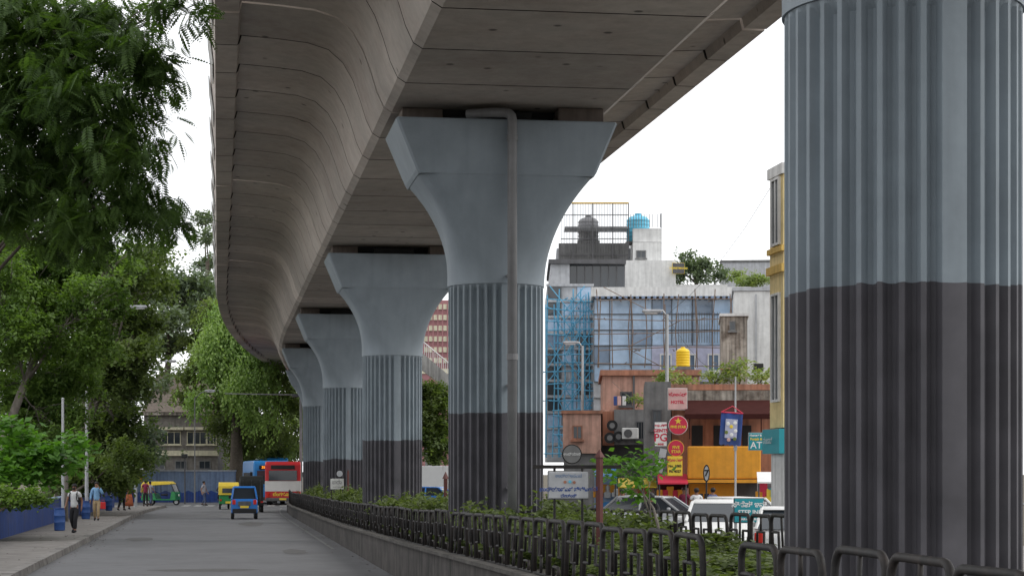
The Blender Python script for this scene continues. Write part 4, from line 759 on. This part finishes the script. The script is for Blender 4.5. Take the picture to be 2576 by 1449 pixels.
def scaffold(label,fx0,fx1,y0,y1,d,nx,nz,m,r,jit=.1,diag=False,npl=3):
    f=Fac('scaffold',label,fx0,d,'scaffold')
    for i in range(nx):
        x=fx0+(fx1-fx0)*i/(nx-1)+rnd.uniform(-6,6)
        for l in(-1.6,-.6):
            if l==-.6 and i%2: continue
            a,z1=f.L(x,y0+rnd.uniform(-22,22),l); _,z0=f.L(x,y1,l); mb=MB(); mb.tube([(a+rnd.uniform(-jit,jit),l,z0),(a+rnd.uniform(-jit,jit),l+rnd.uniform(-jit,jit),(z0+z1)/2),(a+rnd.uniform(-jit,jit),l,z1)],r,5); mb.build('upright',m,f.root)
    for k in range(nz):
        y=y0+12+(y1-y0-20)*k/(nz-1)
        a,z=f.L(fx0-8+rnd.uniform(-10,25),y+rnd.uniform(-7,7),-1.65); b,z2=f.L(fx1+rnd.uniform(-30,10),y+rnd.uniform(-7,7),-1.65); mb=MB(); mb.tube([(a,-1.68,z),((a+b)/2,-1.68,(z+z2)/2+rnd.uniform(-jit,jit)),(b,-1.68,z2)],r*.9,5); mb.build('ledger',m,f.root)
        for j in range(npl): 
            c=rnd.uniform(a,b); mb=MB(); mb.tube([(c,-1.9,z+.05),(c+rnd.uniform(-.5,.5),-.3,z+.05)],r*.8,5); mb.build('putlog',m,f.root)
        for _ in range(2 if diag else (k%2==0)): 
            q=rnd.random()*.6; sg=rnd.choice((-1,1)); c=a+(b-a)*q; mb=MB(); mb.tube([(c,-1.72,z+sg*.8),(c+(b-a)*.35,-1.72,z-sg*.8)],r*.8,5); mb.build('brace',m,f.root)
    return f
scaffold('brown bamboo scaffolding lashed across the glass front',1500,1880,745,925,121,10,5,'bamboo',.032,.15)
scaffold('blue steel scaffolding tower in front of the corner building',1378,1515,745,1150,126.5,10,18,'scafblue',.042,.1,True,2)
for(x,y0,y1,d,rr,m,lb) in((1605,540,610,152,.9,'tankblue','big light blue water tank on the white stair block'),(1480,545,608,153,.8,'tankblack','dark water tank behind the slatted roof screen'),(1718,874,922,93,.33,'tankyellow','small yellow water tank on the terrace')):
    b=at(x,y1,d); h=(y1-y0)*d/F; t=empty('water_tank',b,0,lb,'water tank')
    pr=[(rr*.95,0),(rr,h*.05)]
    for k in range(5): z=h*(.1+.14*k); pr+=[(rr,z),(rr*.96,z+h*.03),(rr*.96,z+h*.06),(rr,z+h*.09)]
    pr+=[(rr,h*.78),(rr*.75,h*.9),(rr*.35,h*.96)]; MB().lathe(pr,n=22).build('shell',m,t,smooth=40); MB().cyl((0,0,h*.955),(0,0,h*1.03),rr*.3,n=14).build('lid',m,t)
    MB().box((0,0,-.08),(rr*2.1,rr*2.1,.14)).build('stand','grey',t)
def board(x0,x1,y0,y1,d,m,label,lines=(),rz=0.0,tilt=0.0,round_=False,post=None,frame='dgrey',name='sign_board'):
    c=at((x0+x1)/2,(y0+y1)/2,d); w=(x1-x0)*d/F; h=(y1-y0)*d/F; t=empty(name,c,rz,label,'sign'); t.rotation_euler=(0,tilt,rz)
    if round_: MB().cyl((0,0,0),(0,.06,0),w/2,n=28).build('face',m,t); MB().cyl((0,.02,0),(0,.08,0),w/2+.02,n=28).build('rim',frame,t)
    else: MB().box((0,.03,0),(w,.06,h),bev=.01).build('face',m,t); MB().box((0,.05,0),(w+.04,.05,h+.04)).build('rim',frame,t)
    for (s,fz,fx,fs,mm) in lines: text(s,h*fs,(w*fx,-.008,h*fz),mm,t,bold=h*.008)
    if post: 
        for px in post: MB().cyl((w*px,.08,-c.z),(w*px,.08,h/2),.04,n=8).build('post','steel',t)
    return t
board(1647,1677,1062,1122,78,'whitepaint','small white board reading GENTS PG in red above the shops',[('ಜಂಟ್ಸ್',.36,0,.14,'signred'),('GENTS',.15,0,.19,'signred'),('PG',-.15,0,.46,'signred'),('BOYS',-.42,0,.1,'signred')])
board(1683,1729,1046,1092,77,'signred','upper of the two round red signs beside the tall lamp',[('FIVE STAR',-.1,0,.19,'auto_yellow'),('★',.2,0,.4,'auto_yellow')],round_=True,frame='whitepaint')
board(1681,1720,1107,1147,77,'signred','lower of the two round red signs beside the tall lamp',[('FIVE',.05,0,.25,'auto_yellow'),('STAR',-.22,0,.25,'auto_yellow')],round_=True,frame='auto_yellow')
board(1681,1728,977,1030,79,'rosy','faded pink and white board above the red round signs',[('ಹೋಟೆಲ್',.2,0,.22,'signred'),('HOTEL',-.15,0,.2,'signred')],frame='white')
board(1680,1716,1148,1196,76.5,'auto_yellow','yellow shop board with dark lettering under the round signs',[('ಹೋಟೆಲ್',.3,0,.2,'signred'),('No. 1083',.0,0,.18,'black'),('Ph: 4027',-.28,0,.18,'black')],frame='orange')
board(1654,1672,1128,1190,77,'lgrey','tilted faded board leaning beside the yellow shop board',[('ಮಳಿಗೆ',.1,0,.1,'dgrey')],tilt=R(12))
board(1884,1937,1089,1131,69,'teal','teal bank board reading ATM beside the nearest pier',[('ಪಂಜಾಬ್ & ಸಿಂಧ್',.36,0,.16,'whitepaint'),('Punjab & Sind',.14,0,.2,'auto_yellow'),('ATM',-.24,.02,.56,'whitepaint')],frame='lgrey')
board(1848,1921,1254,1313,50,'teal','teal street board with white Kannada and English lettering beyond the hedge',[('ಸ್ಟೆಪ್ ಇನ್',.24,0,.3,'whitepaint'),('STEP IN!',-.08,0,.26,'whitepaint'),('HAIR & MAKEUP',-.37,0,.11,'whitepaint')],post=(-.45,.45))
board(1692,1722,662,688,149,'dgrey','black rooftop board with yellow lettering',[('HONEYMOON',0,0,.27,'auto_yellow')],rz=R(10),frame='auto_yellow')
board(336,358,1197,1212,153,'auto_yellow','small yellow board on the far blue wall',[('ನಿಲ್ದಾಣ',.15,0,.32,'signred'),('STOP',-.25,0,.3,'signred')])
b=onroad(1850,75,.12); t=empty('banner_pole',b,0,'thin pale pole rising in front of the orange balcony','pole'); MB().cyl((0,0,0),(0,0,at(0,955,75).z),.045,.03,8).build('shaft','steel',t); MB().box((0,0,3.2),(.12,.12,.3)).build('junction_box','lgrey',t)
c=at(1839,1078,74.6); w_=55*74.6/F; h_=80*74.6/F; t=empty('festival_banner',c,0,'dark blue festival banner with pale flowers hung from a red cord','banner'); t.rotation_euler=(0,R(4),0)
mb=MB(); n=10
vv=[[mb.bm.verts.new((-w_/2+w_*i/n,.02*math.sin(i*1.3),-h_/2+h_*j/12-(.05*abs(math.sin(i*1.57)) if j==0 else 0))) for j in range(13)] for i in range(n+1)]
for i in range(n):
    for j in range(12): mb.bm.faces.new((vv[i][j],vv[i+1][j],vv[i+1][j+1],vv[i][j+1]))
mb.build('cloth','deepblue',t,smooth=True)
mb=MB(); mb.box((0,-.04,0),(w_*.55,.01,h_*.6),bev=.004); mb.build('picture_panel','lilac',t)
for i,(x,z,mm) in enumerate([(-.1,.12,'whitepaint'),(.1,.15,'whitepaint'),(0,.05,'auto_yellow'),(-.13,-.1,'lf_weed'),(.13,-.05,'whitepaint'),(.02,-.15,'whitepaint'),(-.05,-.28,'rosy'),(.12,-.25,'lf_weed')]): MB().sph((x*1.3,-.05,z*1.5),.07,(1,.15,1),8).build('flower',mm,t)
mb=MB(); mb.tube([(-w_/2,0,h_/2),(0,0,h_/2+.25),(w_/2,0,h_/2)],.02,5); mb.build('cord','signred',t); MB().cyl((-w_/2,0,h_/2),(w_/2,0,h_/2),.03,n=6).build('top_rod','signred',t)
def stall(x0,x1,y0,d,m,fm,label):
    f=Fac('shop_stall',label,x0,d,'stall'); f.box('back_wall',m,x0,x1,y0,1290,1.5,2.0); f.box('counter',fm,x0+6,x1-6,1262,1290,.2,.7)
    a,z=f.L(x0,y0,0); b,_=f.L(x1,y0,0); mb=MB(); mb.loft([[(a,-.6,z-.35),(b,-.6,z-.35),(b,-.6,z-.3),(a,-.6,z-.3)],[(a,1.6,z),(b,1.6,z),(b,1.6,z+.05),(a,1.6,z+.05)]]); mb.build('awning',fm,f.root)
    for x in(x0+4,x1-4): a,z=f.L(x,y0,-.5); MB().cyl((a,-.5,0),(a,-.5,z-.3),.03,n=6).build('awning_post','dgrey',f.root)
    for k in range(6):
        x=x0+(x1-x0)*(k+.5)/6; a,z=f.L(x,1240+rnd.uniform(-12,8),1.2); MB().box((a,1.3,z),(.28,.15,rnd.uniform(.3,.6)),bev=.03).build('goods',rnd.choice(['signred','auto_yellow','white','teal','rosy','orange']),f.root)
stall(1496,1552,1180,84,'paleblue','bus_blue','small shop stall with a blue awning near the sapling'); stall(1556,1652,1205,82,'dgrey','auto_yellow','small shop stall with a yellow awning behind the hedge'); stall(1655,1730,1195,78,'darkred','signred','small shop stall with a red awning under the round signs'); stall(1905,1968,1190,70,'lgrey','whitepaint','small shop stall with a white awning next to the nearest pier')
b=onroad(1777,66,0.0); t=empty('parking_sign',b,0,'dark narrow oval sign on a thin post near the white shirt','sign'); MB().cyl((0,0,0),(0,0,2.05),.03,n=8).build('post','black',t)
mb=MB(); mb.cyl((0,-.03,0),(0,.0,0),.2,n=24); mb._x(mb.bm.verts[:],Matrix.Translation((0,0,2.3))@Matrix.Diagonal((.55,1,1.45,1))); mb.build('rim','black',t)
mb=MB(); mb.cyl((0,-.05,0),(0,-.031,0),.17,n=24); mb._x(mb.bm.verts[:],Matrix.Translation((0,0,2.3))@Matrix.Diagonal((.45,1,1.4,1))); mb.build('face','lgrey',t); text('7',.28,(0,-.056,2.3),'black',t,bold=.01)
b=at(1908,1000,86); t=empty('flood_light',b,0,'black flood light on a short pole above the terrace plants','flood light'); MB().cyl((0,0,-.5),(0,0,1.2),.06,n=8).build('post','grey',t); MB().box((0,0,1.3),(.42,.25,.35),bev=.03).build('lamp_box','black',t)
f=Fac('stone_building','old grey stone building with hipped roof and cream window hoods',362,182,rz=R(3)); 
f.box('wall','stonew',362,548,1036,1265,0,12)
a,z=f.L(355,1036,-.4); b,_=f.L(556,1036,-.4); c,zr=f.L(395,940,5); e,_=f.L(520,940,5); mb=MB(); v=[mb.bm.verts.new(q) for q in((a,-.5,z),(b,-.5,z),(b,12.4,z),(a,12.4,z),(c,5.5,zr),(e,5.5,zr))]
for q in((0,1,5,4),(1,2,5),(2,3,4,5),(3,0,4),(3,2,1,0)): mb.bm.faces.new([v[i] for i in q])
mb.build('roof','roof',f.root); f.box('string_course','cream',360,550,1133,1146,-.25,-.01); f.box('eave','stained',356,552,1036,1044,-.4,-.01)
for x in(405,470,520): f.win(x,x+50 if x<500 else x+25,1085,1118,0,'cream','dglass',2); f.box('hood','cream',x-6,x+(56 if x<500 else 28),1074,1081,-.5,-.02)
for x in(385,440,500): f.win(x,x+30,1158,1180,0,'grey','dglass',1)
f=Fac('compound_wall','long pale blue compound wall with dark blue zigzag base across the junction',250,157,'wall',rz=R(1)); a,_=f.L(215,1190); b,_=f.L(592,1190)
MB().b2(a,b,0,.3,0,2.45).build('wall_face','bluewall',f.root); MB().b2(a-.05,b+.05,-.06,.36,2.453,2.55).build('wall_cap','lgrey',f.root)
mb=MB(); x=a; k=0; top=[]
while x<b: top.append((x,.75 if k%2 else .95)); x+=.45; k+=1
top.append((b,.8)); mb.bm.faces.new([mb.bm.verts.new((p[0],-.012,p[1])) for p in [(a,.01)]+top+[(b,.01)]]); mb.build('painted_base','deepblue',f.root,norm=False)
x=a+1
while x<b: MB().b2(x,x+.25,-.05,-.003,0.96,2.45).build('pilaster','bluewall',f.root); x+=3
for i,(p,q,lb) in enumerate([(at(1965,430,58),at(1680,790,82),'thin dark cable running from the yellow building to the tall lamp'),(at(1850,960,75),at(1680,800,82),'thin cable sagging from the banner pole to the tall lamp'),(at(1540,960,90),at(1680,1000,82),'thin cable sagging before the pink house')]):
    m_=(p+q)/2-Vector((0,0,.5)); mb=MB(); mb.tube([p,p.lerp(m_,.5)-Vector((0,0,.12)),m_,m_.lerp(q,.5)-Vector((0,0,.1)),q],.008,4); tag(mb.build('cable','black'),lb,'cable')

bpy.context.view_layer.update(); dg=bpy.context.evaluated_depsgraph_get(); L_=[(o,bpy.data.meshes.new_from_object(o.evaluated_get(dg))) for o in TXT]
for o,me in L_:
    n=bpy.data.objects.new('lettering',me); COL.objects.link(n); n.parent=o.parent; n.location=o.location; n.rotation_euler=o.rotation_euler; n.scale=o.scale; bpy.data.objects.remove(o)

# ------------------------------------------------------------------ light, world, camera
sc=bpy.context.scene
w=bpy.data.worlds.new('World'); sc.world=w; w.use_nodes=True; nt=w.node_tree; N=nt.nodes; L=nt.links; bgd=N['Background']
sky=N.new('ShaderNodeTexSky'); sky.sky_type='NISHITA'; sky.sun_disc=False; EL,AZ=R(42),R(98); sky.sun_elevation=EL; sky.sun_rotation=AZ
mx=N.new('ShaderNodeMix'); mx.data_type='RGBA'; mx.inputs[0].default_value=.93; L.new(sky.outputs[0],mx.inputs[6])
tc=N.new('ShaderNodeTexCoord'); nz=N.new('ShaderNodeTexNoise'); nz.inputs['Scale'].default_value=2.5; nz.inputs['Detail'].default_value=4; L.new(tc.outputs['Generated'],nz.inputs['Vector'])
cr=N.new('ShaderNodeValToRGB'); cr.color_ramp.elements[0].position=.3; cr.color_ramp.elements[0].color=(.86,.88,.91,1); cr.color_ramp.elements[1].position=.7; cr.color_ramp.elements[1].color=(1,1,1,1); L.new(nz.outputs['Fac'],cr.inputs[0])
sc_=N.new('ShaderNodeVectorMath'); sc_.operation='SCALE'; sc_.inputs['Scale'].default_value=10.6; L.new(cr.outputs[0],sc_.inputs[0]); L.new(sc_.outputs[0],mx.inputs[7]); L.new(mx.outputs[2],bgd.inputs['Color']); bgd.inputs['Strength'].default_value=.15
sun=bpy.data.lights.new('sun','SUN'); sun.energy=1.5; sun.angle=R(25); sun.color=(1,.97,.92); so=bpy.data.objects.new('sun',sun); COL.objects.link(so)
dv=Vector((math.sin(AZ)*math.cos(EL),math.cos(AZ)*math.cos(EL),math.sin(EL))); so.rotation_euler=dv.to_track_quat('Z','Y').to_euler()
cam=bpy.data.cameras.new('camera'); co=bpy.data.objects.new('camera',cam); COL.objects.link(co); co.location=(0,0,EYE); co.rotation_euler=(PI/2,0,0)
cam.sensor_width=36; cam.lens=F/2576*36; cam.shift_y=(HY-724.5)/2576; cam.clip_end=4000; cam.clip_start=.5; sc.camera=co
sc.view_settings.view_transform='Standard'; sc.view_settings.look='None'; sc.view_settings.exposure=0
